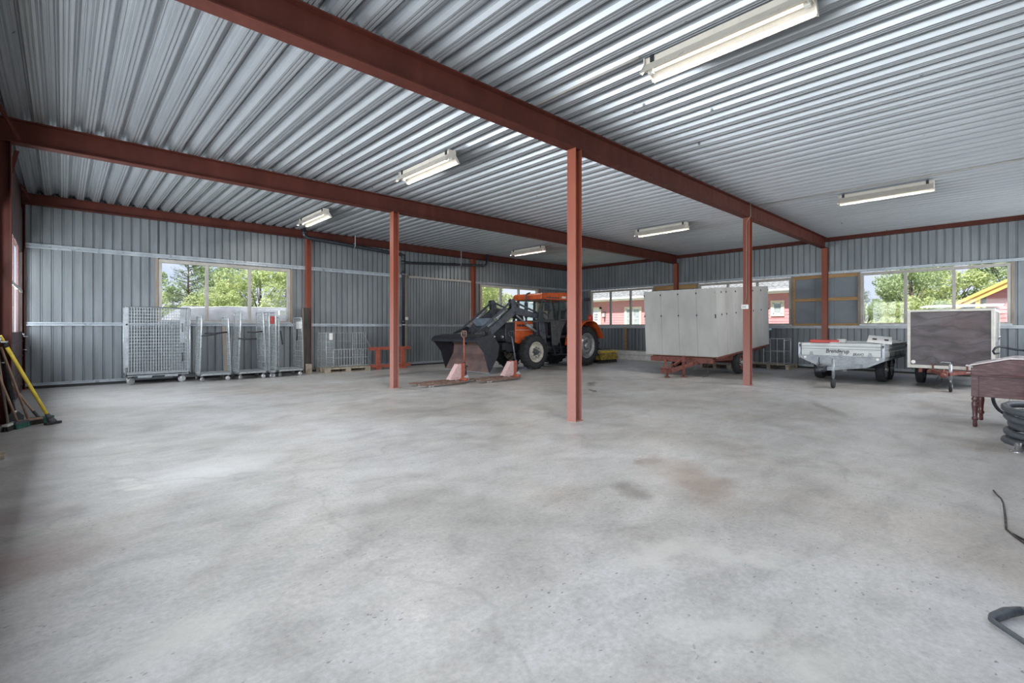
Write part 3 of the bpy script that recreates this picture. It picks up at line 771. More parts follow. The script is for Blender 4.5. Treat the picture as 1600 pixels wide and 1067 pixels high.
f = MB(); mesh_panel(f, (xa, ya, zb), (xb-xa, 0, 0), (0, 0, zt-zb), 24, 20, .0035, .0040); f.build('mesh_front', 'zinc_tube', r)
f = MB(); mesh_panel(f, (xa, yb, zb), (xb-xa, 0, 0), (0, 0, zt-zb), 24, 20, .0035, .0040); f.build('mesh_back', 'zinc_tube', r)
for x in (xa, xb):
    f = MB(); mesh_panel(f, (x, ya, zb), (0, yb-ya, 0), (0, 0, zt-zb), 10, 30); f.build('mesh_side', 'zinc_tube', r)
mb = MB()
for x, y in ((xa, ya), (xb, ya), (xa, yb), (xb, yb)): mb.tube([(x, y, .22), (x, y, zt+.01)], .014, 8)
mb.build('corner_post', 'zinc_tube', r)
mb = MB(); mb.tube([(xa, ya, zt+.01), (xb, ya, zt+.01), (xb, yb, zt+.01), (xa, yb, zt+.01), (xa, ya, zt+.01)], .009, 6, closed=False); mb.build('top_rim', 'black_metal', r)
mb = MB(); mb.box(xb-.20, xb-.11, ya-.012, ya-.008, .95, zt-.02); mb.box(xa-.012, xa+.05, ya-.014, ya-.008, .4, zt); mb.build('cover_strip', 'galv', r)
mb = MB(); mb.tube([(xb-.16, ya-.02, 1.2), (xb-.16, ya-.035, 1.22), (xb-.16, ya-.035, 1.38), (xb-.16, ya-.02, 1.40)], .008); mb.tube([(xb-.16, ya-.01, .5), (xb-.16, ya-.03, .52), (xb-.16, ya-.03, .68), (xb-.16, ya-.01, .7)], .008)
mb.cyl((xa+.02, ya-.03, 1.37), (xa+.02, ya-.0, 1.37), .02, 10); mb.build('latch', 'black_metal', r)
fk, wh = MB(), MB()
for x, y, a in ((xa+.08, ya+.07, .5), (xb-.13, ya+.07, 2.9), (xa+.08, yb-.07, 1), (xb-.13, yb-.07, 2.2)): castor(fk, wh, x, y, .19, .08, .035, a)
fk.build('castor_fork', 'galv', r); wh.build('castor_wheel', 'rim_silver', r)

# ---- tall narrow roll cages
def roll_cage(name, label, x0, x1, ya, yb, h, lean=.04, hl=None, tagcol=None, straps=()):
    r = thing(name, label, 'roll cage', ((x0+x1)/2, (ya+yb)/2, 0), 'wire cage trolleys along the back wall')
    z0 = .17
    mb = MB(); mb.box(x0, x1, ya, yb, z0, z0+.012)
    for y in (ya, yb-.03): mb.box(x0, x1, y, y+.03, z0-.02, z0+.02)
    for x in (x0, x1-.03): mb.box(x, x+.03, ya, yb, z0-.02, z0+.02)
    mb.build('base_frame', 'zinc_tube', r, bevel=.002)
    for side, xb_ in ((1, x0+.012), (-1, x1-.012)):
        H = h if side == 1 or hl is None else hl
        p = MB(); tp = xb_ + side*lean; tin = .045
        # inverted U outer tube
        p.tube([(xb_, ya+.01, z0), (tp - side*.002, ya+tin, H-.05), (tp, ya+tin+.012, H-.015), (tp, ya+tin+.045, H),
                (tp, yb-tin-.045, H), (tp, yb-tin-.012, H-.015), (tp - side*.002, yb-tin, H-.05), (xb_, yb-.01, z0)], .0155, 8)
        p.build('side_frame', 'zinc_tube', r)
        b = MB()
        for i in range(1, 5):
            k = i/5; y = ya + (yb-ya)*k; yt = ya+tin + (yb-ya-2*tin)*k
            b.bar((xb_, y, z0), (tp, yt, H), .009, .009)
        nh = 10
        for j in range(nh):
            q = (j+.5)/nh; z = z0 + (H-z0)*q; x = xb_ + (tp-xb_)*q
            b.bar((x+.006, ya+.01+tin*q, z), (x+.006, yb-.01-tin*q, z), .010, .010)
        b.build('side_bars', 'zinc_tube', r)
    s = MB()
    for (xa_, za, xb_, zb_, y) in straps: s.tube([(xa_, y, za), ((xa_+xb_)/2, y-.01, (za+zb_)/2-.012), (xb_, y, zb_)], .018, 8)
    if straps: s.build('retaining_strap', 'black_rubber', r)
    if tagcol:
        t = MB(); y = ya+.05; t.box(x1-.03-.03, x1-.025+.03-.03, ya+.12, ya+.42, h-.30, h-.10)
        t.build('label_plate', tagcol, r)
    fk, wh = MB(), MB()
    for x, y, a in ((x0+.05, ya+.05, .6), (x1-.05, ya+.05, 2.6), (x0+.05, yb-.05, 1.2), (x1-.05, yb-.05, 2)): castor(fk, wh, x, y, z0-.02, .055, .03, a)
    fk.build('castor_fork', 'galv', r); wh.build('castor_wheel', 'rim_silver', r)
    return r
rc = roll_cage('roll_cage', 'low roll cage on castors beside the large mesh cage, with black retaining straps', 2.38, 3.06, 13.45, 14.15, 1.57, .05,
     straps=((2.42, 1.10, 2.86, 1.18, 13.47), (2.50, 1.16, 2.98, 1.19, 13.55)))
b = MB(); b.box(3.00, 3.012, 13.75, 14.05, .2, 1.35, R=Euler((0, -.04, 0)).to_matrix()); b.build('cardboard_sheet', 'wood_pale', rc)
roll_cage('roll_cage', 'taller middle roll cage whose sides rise in front of the window', 3.19, 3.86, 13.40, 14.12, 1.70, .07,
     straps=((3.2, 1.03, 3.62, 1.02, 13.42), (3.42, 1.19, 3.78, 1.2, 13.5)))
roll_cage('roll_cage', 'roll cage with a red and white sign on its side, right of the tallest cage', 3.90, 4.06+.02, 13.35, 14.10, 1.70, .0, tagcol='red_paint')
roll_cage('roll_cage', 'rightmost roll cage nearest the leaning plank, with hanging straps', 4.14, 4.80, 13.45, 14.15, 1.57, .03, tagcol='white',
     straps=((4.22, 1.22, 4.27, .85, 13.5), (4.62, 1.26, 4.60, .95, 13.42)))

# ---- planks leaning on the wall post
r = thing('leaning_plank', 'dark weathered plank standing upright against the back wall post', 'plank', (5.1, 14.0, 0))
mb = MB(); R = Euler((-.03, 0, 0)).to_matrix()
mb.box(4.99, 5.20, 14.03, 14.09, .0, 1.87, R, (5.1, 14.05, 0)); mb.build('board', simple('dark_oiled_plank', (.06, .05, .045), (.025, .022, .02), .6, 0, 6, (3, 3, .3)), r, bevel=.004)
mb = MB(); mb.box(4.985, 5.01, 14.0, 14.03, .0, 1.86, R, (5.1, 14.05, 0)); mb.build('edge_batten', 'wood_pale', r, bevel=.003)
mb = MB(); mb.box(5.03, 5.20, 13.92, 13.98, 0, .27); tag(recenter(mb.build('wooden_block', 'pallet_wood', bevel=.006), (5.11, 13.95, 0)), 'grey wooden block on the floor at the foot of the leaning plank', 'wooden block')

# ---- pallet
def pallet(name, label, x0, y0, lx, ly, h=.144, group='wooden pallets'):
    r = thing(name, label, 'pallet', (x0+lx/2, y0+ly/2, 0), group)
    d = MB(); n = 7; w = lx/n
    for i in range(n): d.box(x0+i*w+.01, x0+(i+1)*w-.01, y0, y0+ly, h-.022, h)
    for k in (0, .5, 1): yy = y0 + (ly-.1)*k; d.box(x0, x0+lx, yy, yy+.1, h-.044, h-.022)
    d.build('deck_boards', 'pallet_wood', r)
    b = MB()
    for i in (0, .5, 1):
        for k in (0, .5, 1): b.box(x0+(lx-.14)*i, x0+(lx-.14)*i+.14, y0+(ly-.1)*k, y0+(ly-.1)*k+.1, .022, h-.044)
    b.build('blocks', 'pallet_wood', r)
    s = MB()
    for k in (0, .5, 1): yy = y0 + (ly-.1)*k; s.box(x0, x0+lx, yy, yy+.1, 0, .022)
    s.build('bottom_boards', 'pallet_wood', r)
    return r
pallet('wooden_pallet', 'grey wooden pallet under the wire cages, left of the red frame', 5.45, 13.55, 1.35, .75)
r = thing('wire_cage', 'galvanised wire cage set standing on the grey pallet by the back wall', 'cage', (6.1, 13.9, .144))
mb = MB()
def rect_panel(mb, x0, y0, x1, y1, z0, z1, nv, nh, rt=.010, rw=.004):
    mb.tube([(x0, y0, z0), (x0, y0, z1), (x1, y1, z1), (x1, y1, z0)], rt, 6, closed=True)
    for i in range(1, nv): k = i/nv; mb.bar((x0+(x1-x0)*k, y0+(y1-y0)*k, z0), (x0+(x1-x0)*k, y0+(y1-y0)*k, z1), rw*2, rw*2)
    for j in range(1, nh): z = z0+(z1-z0)*j/nh; mb.bar((x0, y0, z), (x1, y1, z), rw*2, rw*2)
rect_panel(mb, 5.47, 13.58, 5.70, 13.60, .16, 1.17, 5, 7); mb.build('end_panel', 'zinc_tube', r)
mb = MB(); rect_panel(mb, 5.47, 14.2, 6.85, 14.2, .16, 1.14, 14, 4, .008, .003); mb.build('back_panel', 'zinc_tube', r)
mb = MB(); rect_panel(mb, 5.72, 13.7, 6.80, 13.7, .17, .66, 13, 2, .009, .006); mb.build('low_front_panel', 'zinc_tube', r)
mb = MB(); rect_panel(mb, 6.35, 13.8, 6.78, 13.82, .16, 1.16, 6, 3, .009, .004); mb.build('inner_panel', 'zinc_tube', r)
mb = MB(); mb.box(5.55, 5.65, 13.57, 13.575, .95, 1.14); mb.build('label_plate', 'white', r)
mb = MB(); rect_panel(mb, 5.47, 13.6, 5.47, 14.2, .16, 1.16, 6, 6, .009, .004); mb.build('side_panel', 'zinc_tube', r)

# ---- red steel implement frame
r = thing('implement_frame', 'red steel implement frame lying by the back wall behind the left post', 'steel frame', (7.5, 13.8, 0))
mb = MB(); mb.box(6.85, 8.30, 13.72, 13.80, .60, .70); mb.build('top_beam', 'jack_red', r, bevel=.005)
mb = MB(); mb.box(6.85, 8.30, 13.72, 13.80, .06, .15); mb.build('bottom_beam', 'jack_red', r, bevel=.005)
for x in (7.08, 7.95):
    mb = MB(); mb.box(x, x+.13, 13.70, 13.78, .1, .66); mb.box(x-.02, x+.16, 13.68, 13.80, 0, .07); mb.tube([(x+.065, 13.66, .63), (x+.065, 13.82, .63)], .03, 10); mb.build('upright', 'jack_red', r, bevel=.004)
for x, z in ((6.9, .72), (7.15, .72)):
    pass
mb = MB(); mb.bar((7.0, 13.95, .7), (6.92, 14.33, 1.15), .03, .03); mb.bar((7.0, 14.0, .1), (7.0, 13.95, .7), .03, .03); mb.build('stay', 'galv_skirt', r)
# ------------------------------------------------------------------ tractor, facing -X
TY = 11.10
TR = thing('tractor', 'orange tractor with grey front loader parked in the far corner', 'tractor', (11.8, TY, 0))
def wheel(parent, name, c, r, w, rim_r, face, lugs, rimmat, dish=.06):
    """axis along Y, face = -1 means outer face looks to -Y"""
    c = V(c); t = MB()
    h = w/2
    prof = [(rim_r, -h*.80), (rim_r+.02, -h*.92), (r*.80, -h), (r*.93, -h*.88), (r*.965, -h*.6), (r*.97, 0), (r*.965, h*.6), (r*.93, h*.88), (r*.80, h), (rim_r+.02, h*.92), (rim_r, h*.80)]
    t.lathe(prof, c, (0, 1, 0), 40, close=True)
    ty = t.build(name, 'black_rubber', parent)
    if lugs:
        l = MB()
        for i in range(lugs):
            for s in (-1, 1):
                a = 2*pi*(i + (.5 if s > 0 else 0))/lugs; a2 = a + .16
                def P(an, rr, y): return c + V((cos(an)*rr, y, sin(an)*rr))
                p0, p1, p2 = P(a, r*.985, s*h*.06), P(a+.10, r*.985, s*h*.62), P(a+.13, r*.93, s*h*1.02)
                l.bar(p0, p1, w*.10, r*.055); l.bar(p1, p2, w*.10, r*.055)
        l.build('tread_lugs', 'black_rubber', ty)
    d = MB(); f = face
    d.lathe([(rim_r+.005, f*h*.80), (rim_r+.018, f*h*.86), (rim_r, f*h*.90), (rim_r*.94, f*h*.78), (rim_r*.90, f*h*.35), (rim_r*.70, f*(h*.30)), (rim_r*.66, f*(h*.30+dish)), (rim_r*.36, f*(h*.30+dish)), (rim_r*.33, f*h*.35), (0, f*h*.35)], c, (0, 1, 0), 32)
    d.lathe([(rim_r+.005, -f*h*.80), (rim_r*.94, -f*h*.7), (rim_r*.90, f*h*.2)], c, (0, 1, 0), 32)
    rm = d.build('rim', rimmat, ty)
    k = MB(); k.cyl(c + V((0, f*h*.3, 0)), c + V((0, f*(h*.30+dish+.07), 0)), rim_r*.30, 20, rim_r*.24)
    for i in range(8):
        a = 2*pi*i/8; k.cyl(c + V((cos(a)*rim_r*.48, f*(h*.30+dish), sin(a)*rim_r*.48)), c + V((cos(a)*rim_r*.48, f*(h*.30+dish+.025), sin(a)*rim_r*.48)), .018, 8)
    k.build('hub', 'dark_cab' if rimmat == 'rim' else 'rim_silver', ty)
    return ty
FW_, RW_ = .54, .69
wheel(TR, 'front_wheel', (10.78, 10.55, FW_), FW_, .30, .31, -1, 18, 'rim')
wheel(TR, 'front_wheel', (10.78, 11.72, FW_), FW_, .30, .31, 1, 18, 'rim')
wheel(TR, 'rear_wheel', (13.08, 10.42, RW_), RW_, .40, .42, -1, 20, 'rim_silver', .10)
wheel(TR, 'rear_wheel', (13.08, 11.80, RW_), RW_, .40, .42, 1, 20, 'rim_silver', .10)
# axles, engine block and gearbox
m = MB(); m.box(9.95, 13.3, TY-.20, TY+.20, .55, .95); m.box(12.3, 13.5, TY-.32, TY+.32, .45, 1.0); m.box(10.9, 12.2, TY-.26, TY+.26, .60, 1.15)
m.cyl((13.08, 10.6, RW_), (13.08, 11.6, RW_), .13, 14); m.cyl((10.78, 10.68, FW_), (10.78, 11.6, FW_), .07, 12)
m.box(10.68, 10.88, TY-.16, TY+.16, .40, .62); m.box(11.3, 11.9, TY-.48, TY-.26, .50, .85)
m.cyl((11.45, TY-.38, .62), (12.05, TY-.38, .62), .14, 14)
for x in (11.1, 11.35): m.tube([(x, TY-.27, 1.15), (x+.05, TY-.33, .9), (x+.15, TY-.30, .7)], .02, 6)
m.build('engine_and_gearbox', 'black_metal', TR, bevel=.02)
# hood: orange side panels with black nose
h = MB(); h.prism([(10.22, 1.49), (11.62, 1.52), (11.62, 1.30), (11.15, 1.26), (10.98, 1.02), (10.78, 1.0), (10.42, .78), (10.22, .84)], 'y', TY-.31, TY+.31)
h.build('hood', 'orange', TR, bevel=.025)
h = MB(); h.prism([(9.82, 1.40), (9.88, 1.47), (10.215, 1.48), (10.215, .80), (9.84, .86)], 'y', TY-.30, TY+.30); gr = h.build('grille', 'black_metal', TR, bevel=.025)
g = MB()
for i in range(9): g.box(9.80, 9.83, TY-.24, TY+.24, .92+i*.05, .935+i*.05)
g.build('grille_slats', 'dark_cab', gr)
g = MB(); g.lathe([(0, -.01), (.055, -.01), (.06, .02), (0, .02)], (9.80, TY-.18, 1.02), (-1, 0, 0), 14); g.lathe([(0, -.01), (.055, -.01), (.06, .02), (0, .02)], (9.80, TY+.18, 1.02), (-1, 0, 0), 14); g.build('headlamp', 'chrome', gr)
d = MB()
for i, (a, b) in enumerate(((10.30, 10.35), (10.37, 10.45), (10.47, 10.50), (10.52, 10.60), (10.63, 10.72), (10.75, 10.82))): d.box(a, b, TY-.3135, TY-.309, 1.335, 1.405)
d.build('hood_badge', 'black_metal', TR)
d = MB(); d.box(10.24, 11.15, TY-.3135, TY-.309, 1.22, 1.235); d.box(10.84, 11.0, TY-.3136, TY-.309, 1.33, 1.41); d.build('hood_stripe', 'white_dirty', TR)
# front weight carrier
m = MB(); m.box(9.72, 9.95, TY-.28, TY+.28, .62, .84); m.box(9.60, 9.75, TY-.06, TY+.06, .64, .76); m.build('front_carrier', 'black_metal', TR, bevel=.01)
# cab
zr = 2.22
cf = MB(); ya, yb = TY-.58, TY+.58
def pil(mb, p, q, w=.055): mb.bar(p, q, w, w)
for y in (ya, yb):
    pil(cf, (10.98, y, 1.50), (11.20, y, zr), .06); pil(cf, (11.93, y, .80), (11.98, y, zr), .06); pil(cf, (13.08, y, 1.45), (12.92, y, zr), .06)
    pil(cf, (11.20, y, zr), (12.92, y, zr), .06); pil(cf, (10.98, y, 1.50), (11.93, y, 1.52), .05)
    pil(cf, (11.93, y, 1.56), (13.05, y, 1.56), .05)
for (x, z) in ((11.20, zr), (12.92, zr), (10.98, 1.50), (13.08, 1.48)): pil(cf, (x, ya, z), (x, yb, z), .06)
pil(cf, (11.45, ya, 1.52), (11.52, ya, zr), .05)
cf.build('cab_frame', 'dark_cab', TR)
rf = MB(); rf.prism([(11.02, 2.20), (11.02, 2.33), (11.10, 2.40), (12.2, 2.46), (13.0, 2.43), (13.08, 2.34), (13.08, 2.20)], 'y', TY-.66, TY+.66)
ro = rf.build('cab_roof', 'orange', TR, bevel=.03)
rv = MB()
for i in range(5): rv.box(11.25+i*.13, 11.35+i*.13, TY-.664, TY-.655, 2.245, 2.29)
rv.build('roof_vent', 'dark_cab', ro)
wl = MB(); wl.box(12.0, 12.18, TY-.675, TY-.655, 2.26, 2.33); wl.build('roof_lamp', 'white', ro)
wl = MB(); wl.bar((13.05, TY-.6, 2.28), (13.30, TY-.66, 2.27), .025, .025); wl.box(13.28, 13.38, TY-.74, TY-.58, 2.22, 2.33); wl.build('work_lamp', 'black_metal', TR)
for (pts) in ([(11.02, ya, 1.54), (11.47, ya, 1.55), (11.52, ya, zr), (11.22, ya, zr)], [(11.50, ya, 1.55), (11.93, ya, 1.56), (11.97, ya, zr), (11.55, ya, zr)],
              [(12.0, ya, 1.6), (13.03, ya, 1.6), (12.9, ya, zr), (12.02, ya, zr)], [(11.02, yb, 1.54), (11.93, yb, 1.56), (11.97, yb, zr), (11.22, yb, zr)],
              [(12.0, yb, 1.6), (13.03, yb, 1.6), (12.9, yb, zr), (12.02, yb, zr)], [(10.98, ya, 1.52), (10.98, yb, 1.52), (11.2, yb, zr), (11.2, ya, zr)],
              [(13.08, ya, 1.5), (13.08, yb, 1.5), (12.92, yb, zr), (12.92, ya, zr)]):
    g = MB(); a = [V(p) for p in pts]; n = (a[1]-a[0]).cross(a[2]-a[0]).normalized()*.004
    va = [g._v(p-n) for p in a]; vb = [g._v(p+n) for p in a]
    g.bm.faces.new(va[::-1]); g.bm.faces.new(vb)
    for i in range(4): g.bm.faces.new((va[i], va[(i+1) % 4], vb[(i+1) % 4], vb[i]))
    g.build('cab_window', 'glass_cab', TR)
dr = MB(); dr.prism([(11.55, 1.53), (12.02, 1.53), (12.30, 1.50), (12.12, 1.28), (12.0, .95), (11.88, .72), (11.62, .72)], 'y', ya-.01, ya+.02); do = dr.build('cab_door', 'dark_cab', TR, bevel=.006)
dr = MB(); dr.tube([(11.62, ya-.02, 1.36), (11.62, ya-.05, 1.36), (11.75, ya-.05, 1.36), (11.75, ya-.02, 1.36)], .01, 6); dr.build('door_handle', 'chrome', do)
m = MB(); m.box(11.0, 11.5, TY-.5, TY+.5, .95, 1.50); m.box(11.5, 13.1, TY-.52, TY+.5, .95, 1.05); m.build('cab_body', 'black_metal', TR, bevel=.02)
m = MB(); m.box(12.25, 12.75, TY-.25, TY+.25, 1.05, 1.50); m.box(12.7, 12.82, TY-.25, TY+.25, 1.45, 1.9); m.build('driver_seat', 'black_metal', TR, bevel=.05)
m = MB(); m.tube([(11.6, TY, 1.3), (11.85, TY, 1.62)], .02, 8); m.tube([(11.85-.12*cos(a)*.6, TY+.19*sin(a), 1.66+.19*cos(a)*.75) for a in [i*2*pi/20 for i in range(20)]], .014, 8, closed=True); m.build('steering_wheel', 'black_metal', TR)
m = MB(); m.tube([(11.32, ya-.03, 1.72), (11.5, ya-.04, 1.86), (11.62, ya-.03, 1.92)], .008, 6); m.build('wiper', 'black_metal', TR)
# mirrors and exhaust
m = MB(); m.tube([(11.15, ya, 2.1), (11.0, ya-.25, 2.12), (11.0, ya-.30, 2.05)], .012, 6); m.box(10.98, 11.01, ya-.40, ya-.24, 1.82, 2.06); m.build('mirror', 'black_metal', TR)
m = MB(); m.cyl((10.88, TY-.12, 1.48), (10.88, TY-.12, 1.62), .035, 12); m.cyl((10.88, TY-.12, 1.62), (10.88, TY-.12, 2.12), .06, 14); m.tube([(10.88, TY-.12, 2.12), (10.88, TY-.12, 2.34), (10.92, TY-.13, 2.39), (11.02, TY-.16, 2.42)], .028, 10); m.build('exhaust_stack', 'dark_cab', TR)
# rear fenders
for y0, y1 in ((TY-1.0, TY-.55), (TY+.55, TY+1.0)):
    f = MB(); R_ = RW_+.11; pr = []
    an = [radians(a) for a in range(18, 172, 11)]
    for a in an: pr.append((13.08+cos(a)*R_, RW_+sin(a)*R_ + (.06 if 60 < math.degrees(a) < 120 else 0)))
    inn = [(13.08+cos(a)*(R_-.03), RW_+sin(a)*(R_-.03) + (.06 if 60 < math.degrees(a) < 120 else 0)) for a in reversed(an)]
    f.prism(pr+inn, 'y', y0, y1)
    yy = y1-.02 if y0 < TY else y0
    f.prism(pr + [(12.28, .72), (13.9, .95)], 'y', yy, yy+.02)
    f.build('rear_fender', 'orange', TR)
m = MB(); m.box(11.72, 12.05, TY-.80, TY-.50, .42, .45); m.box(11.74, 12.03, TY-.74, TY-.55, .66, .68); m.bar((11.72, TY-.62, .42), (11.62, TY-.55, .95), .02, .04); m.bar((12.05, TY-.62, .42), (12.0, TY-.55, .95), .02, .04); m.build('step', 'black_metal', TR)
m = MB(); m.box(13.5, 13.75, TY-.35, TY+.35, .55, .65); m.bar((13.5, TY-.35, .5), (14.15, TY-.42, .42), .03, .06); m.bar((13.5, TY+.35, .5), (14.15, TY+.42, .42), .03, .06); m.build('rear_linkage', 'black_metal', TR)

# loader (attached to the tractor)
def plate(mb, poly, yc, w): mb.prism(poly, 'y', yc-w/2, yc+w/2)
for yc in (TY-.46, TY+.46):
    a = MB()
    a.prism([(9.93, 1.86), (10.12, 1.93), (11.12, 1.72), (11.12, 1.58), (10.08, 1.70)], 'y', yc-.05, yc+.05)       # rear boom
    a.prism([(9.88, 1.88), (10.10, 1.78), (9.98, 1.66), (9.12, 1.10), (8.98, 1.12), (8.98, 1.24)], 'y', yc-.05, yc+.05)  # front boom
    arm = a.build('loader_arm', 'loader', TR, bevel=.01)
    p = MB(); p.prism([(9.84, 2.14), (9.94, 2.18), (10.02, 2.12), (10.12, 1.80), (9.90, 1.76)], 'y', yc-.065, yc-.05); p.prism([(9.84, 2.14), (9.94, 2.18), (10.02, 2.12), (10.12, 1.80), (9.90, 1.76)], 'y', yc+.05, yc+.065)
    p.build('knee_plate', 'loader', arm)
    t = MB(); t.bar((9.96, yc, 2.11), (11.22, yc, 1.72), .04, .05); t.bar((9.92, yc, 2.10), (8.50, yc, 1.10), .04, .05); t.build('levelling_link', 'loader', arm)
    u = MB(); u.prism([(11.08, 1.80), (11.24, 1.80), (11.30, 1.5), (11.42, .78), (11.20, .72), (11.08, 1.3)], 'y', yc-.06, yc+.06); u.build('loader_post', 'loader', TR, bevel=.008)
    c = MB(); c.cyl((10.55, yc-.0, 1.41), (10.98, yc, 1.17), .045, 12); c.cyl((10.12, yc, 1.68), (10.6, yc, 1.40), .024, 10)
    c.cyl((9.72, yc-.0, 1.86), (9.30, yc, 1.56), .042, 12); c.cyl((9.30, yc, 1.56), (8.92, yc, 1.28), .022, 10)
    c.build('hydraulic_cylinder', 'galv_skirt', TR)
    b = MB(); b.prism([(8.40, 1.12), (8.50, 1.18), (8.92, 1.34), (9.0, 1.30), (9.06, 1.12), (8.95, 1.08), (8.86, 1.20)], 'y', yc-.03, yc+.03); b.prism([(8.84, .80), (8.95, 1.18), (9.06, 1.20), (9.02, .80)], 'y', yc-.06, yc+.06)
    b.build('bucket_bracket', 'black_metal', TR)
x_ = MB(); x_.cyl((9.32, TY-.46, 1.38), (9.32, TY+.46, 1.38), .075, 14); x_.build('cross_tube', 'loader', TR)
x_ = MB(); x_.box(9.16, 9.30, TY-.42, TY+.42, 1.38, 1.56, Euler((0, -.7, 0)).to_matrix()); x_.build('number_board', simple('blue_grey_plate', (.22, .27, .34), (.14, .17, .22), .4), TR)
for k, dz in ((-.1, 0), (.12, .03)):
    hs = MB(); hs.tube([(10.6, TY+k, 1.62), (10.3, TY-.3+k*.5, 1.95+dz), (10.0, TY-.43, 1.98+dz), (9.7, TY-.44, 1.80), (9.5, TY-.43, 1.62)], .012, 6); hs.build('hydraulic_hose', 'black_rubber', TR)
# painted lines on the near arm
x_ = MB()
for i in range(6):
    p = V((9.80-.035*i, TY-.5115, 1.66-.030*i)); x_.bar(p + V((-.05, 0, .10)), p + V((.03, 0, -.05)), .003, .006)
x_.build('arm_decal', 'wood_pale', TR)
# bucket
pts_out = [(8.13, .93), (8.20, 1.03), (8.53, 1.09), (8.80, .99), (8.94, .79), (8.90, .52), (8.62, .05)]
bk = MB(); th = .02
inner = [(8.15, .91), (8.22, 1.005), (8.53, 1.062), (8.785, .965), (8.912, .785), (8.875, .53), (8.59, .05)]
bk.prism(pts_out + inner[::-1], 'y', 10.14, 12.20)
bu = bk.build('bucket_shell', 'rust', TR)
for y in (10.12, 12.18):
    s = MB(); s.prism(pts_out[:1] + [(8.22, 1.04), (8.53, 1.11), (8.82, 1.0), (8.97, .80), (8.92, .50), (8.61, .03), (8.42, .60)], 'y', y, y+.025); s.build('bucket_side', 'black_metal', TR)
s = MB(); s.prism([(8.10, .90), (8.09, .97), (8.19, 1.055), (8.55, 1.11), (8.55, 1.09), (8.20, 1.032), (8.13, .94)], 'y', 10.12, 12.205); s.build('bucket_top_lip', 'black_metal', TR)
s = MB(); s.box(8.575, 8.63, 10.12, 12.205, .03, .055); s.build('cutting_edge', 'galv_skirt', TR)

r = thing('fuel_can', 'small red can standing on the tractor rear fender, behind the central post', 'can', (13.35, TY-.78, 1.58))
m = MB(); m.lathe([(0, 0), (.085, 0), (.095, .01), (.095, .12), (.07, .17), (.03, .19), (.03, .21), (0, .21)], (13.35, TY-.78, 1.555), (0, 0, 1), 18); m.build('can_body', 'red_paint', r)

# ---- yellow sweeper behind
r = thing('sweeper_brush', 'yellow hooded sweeper brush on the floor right of the tractor rear wheel', 'sweeper', (14.9, 11.0, 0))
m = MB(); ar = [(10.55+.42-cos(a)*.42, .12+sin(a)*.36) for a in [i*pi/10 for i in range(11)]]
ari = [(10.55+.42-cos(a)*.40, .12+sin(a)*.34) for a in [i*pi/10 for i in range(10, -1, -1)]]
m.prism(ar+ari, 'x', 14.25, 15.35); m.prism(ar, 'x', 14.25, 14.27); m.prism(ar, 'x', 15.33, 15.35); m.build('hood', 'yellow_dirty', r)
m = MB(); m.cyl((14.29, 10.97, .26), (15.31, 10.97, .26), .24, 24); m.build('brush_roller', 'bristle_dark', r)
m = MB()
for i in range(26):
    x = 14.27+i*.042; m.bar((x, 10.62+random.uniform(-.02, .02), .14), (x+random.uniform(-.02, .02), 10.58, .01), .02, .02)
m.build('bristle_fringe', 'bristle_dark', r)
m = MB(); m.box(14.25, 15.35, 10.54, 10.57, .38, .44); m.build('hood_rail', 'yellow', r)
# ------------------------------------------------------------------ pallet trucks (forks point to -X, authored locally)
def pallet_truck(label, loc, rz, hmat, swing=0.0, tilt=0.0):
    r = thing('pallet_truck', label, 'pallet truck', (0, 0, 0), 'red hand pallet trucks')
    for s in (-1, 1):
        y = s*.205
        f = MB(); f.box(-1.10, -.02, y-.07, y+.07, .062, .072); f.box(-1.10, -.02, y-.07, y-.063, .040, .07); f.box(-1.10, -.02, y+.063, y+.07, .040, .07)
        f.prism([(-1.22, y-.035), (-1.10, y-.07), (-1.10, y+.07), (-1.22, y+.035)], 'z', .045, .070)
        fk = f.build('fork', 'fork', r, bevel=.003)
        w = MB(); w.cyl((-.98, y-.04, .038), (-.98, y+.04, .038), .037, 14); w.cyl((-.90, y-.04, .038), (-.90, y+.04, .038), .037, 14); w.build('fork_roller', 'white_dirty', fk)
    h = MB(); h.box(-.02, .07, -.27, .27, .06, .13); h.box(.0, .11, -.09, .09, .06, .46); h.build('head_frame', 'jack_red', r, bevel=.01)
    for s in (-1, 1):
        p = MB(); p.prism([(-.33, .088), (.0, .088), (.0, .45), (-.08, .45)], 'y', s*.07-.006, s*.07+.006); p.build('side_plate', 'jack_side', r)
    p = MB(); p.prism([(-.325, .10), (-.31, .10), (-.065, .44), (-.08, .44)], 'y', -.064, .064); p.build('front_slope', 'jack_side', r)
    u = MB(); u.cyl((.15, 0, .15), (.15, 0, .40), .05, 14); u.cyl((.15, 0, .40), (.15, 0, .47), .03, 12); u.box(.09, .22, -.05, .05, .36, .40); u.build('pump', 'black_metal', r)
    w = MB()
    for s in (-1, 1): w.lathe([(0, -.025), (.06, -.025), (.095, -.02), (.095, .02), (.06, .025), (0, .025)], (.15, s*.08, .095), (0, 1, 0), 22)
    w.build('steering_wheel', 'rim_silver', r)
    d = V((.10*tilt, swing, 1)).normalized(); b = V((.15, 0, .40)); L = .82
    q = b + d*(L-.13)
    k = MB(); k.tube([b, q], .019, 10); k.build('handle_bar', hmat, r)
    k = MB(); t = b + d*L; a = V((0, 1, 0)); e = (d*1.0)
    lo = q - d*.02
    k.tube([lo - a*.02, lo - a*.09 + d*.03, t - a*.095 - d*.02, t - a*.075, t + a*.075, t + a*.095 - d*.02, lo + a*.09 + d*.03, lo + a*.02], .013, 8)
    k.tube([q, t], .010, 8); k.build('handle_loop', 'black_metal' if hmat != 'jack_red' else 'fork', r)
    r.location = loc; r.rotation_euler = (0, 0, rz)
    return r
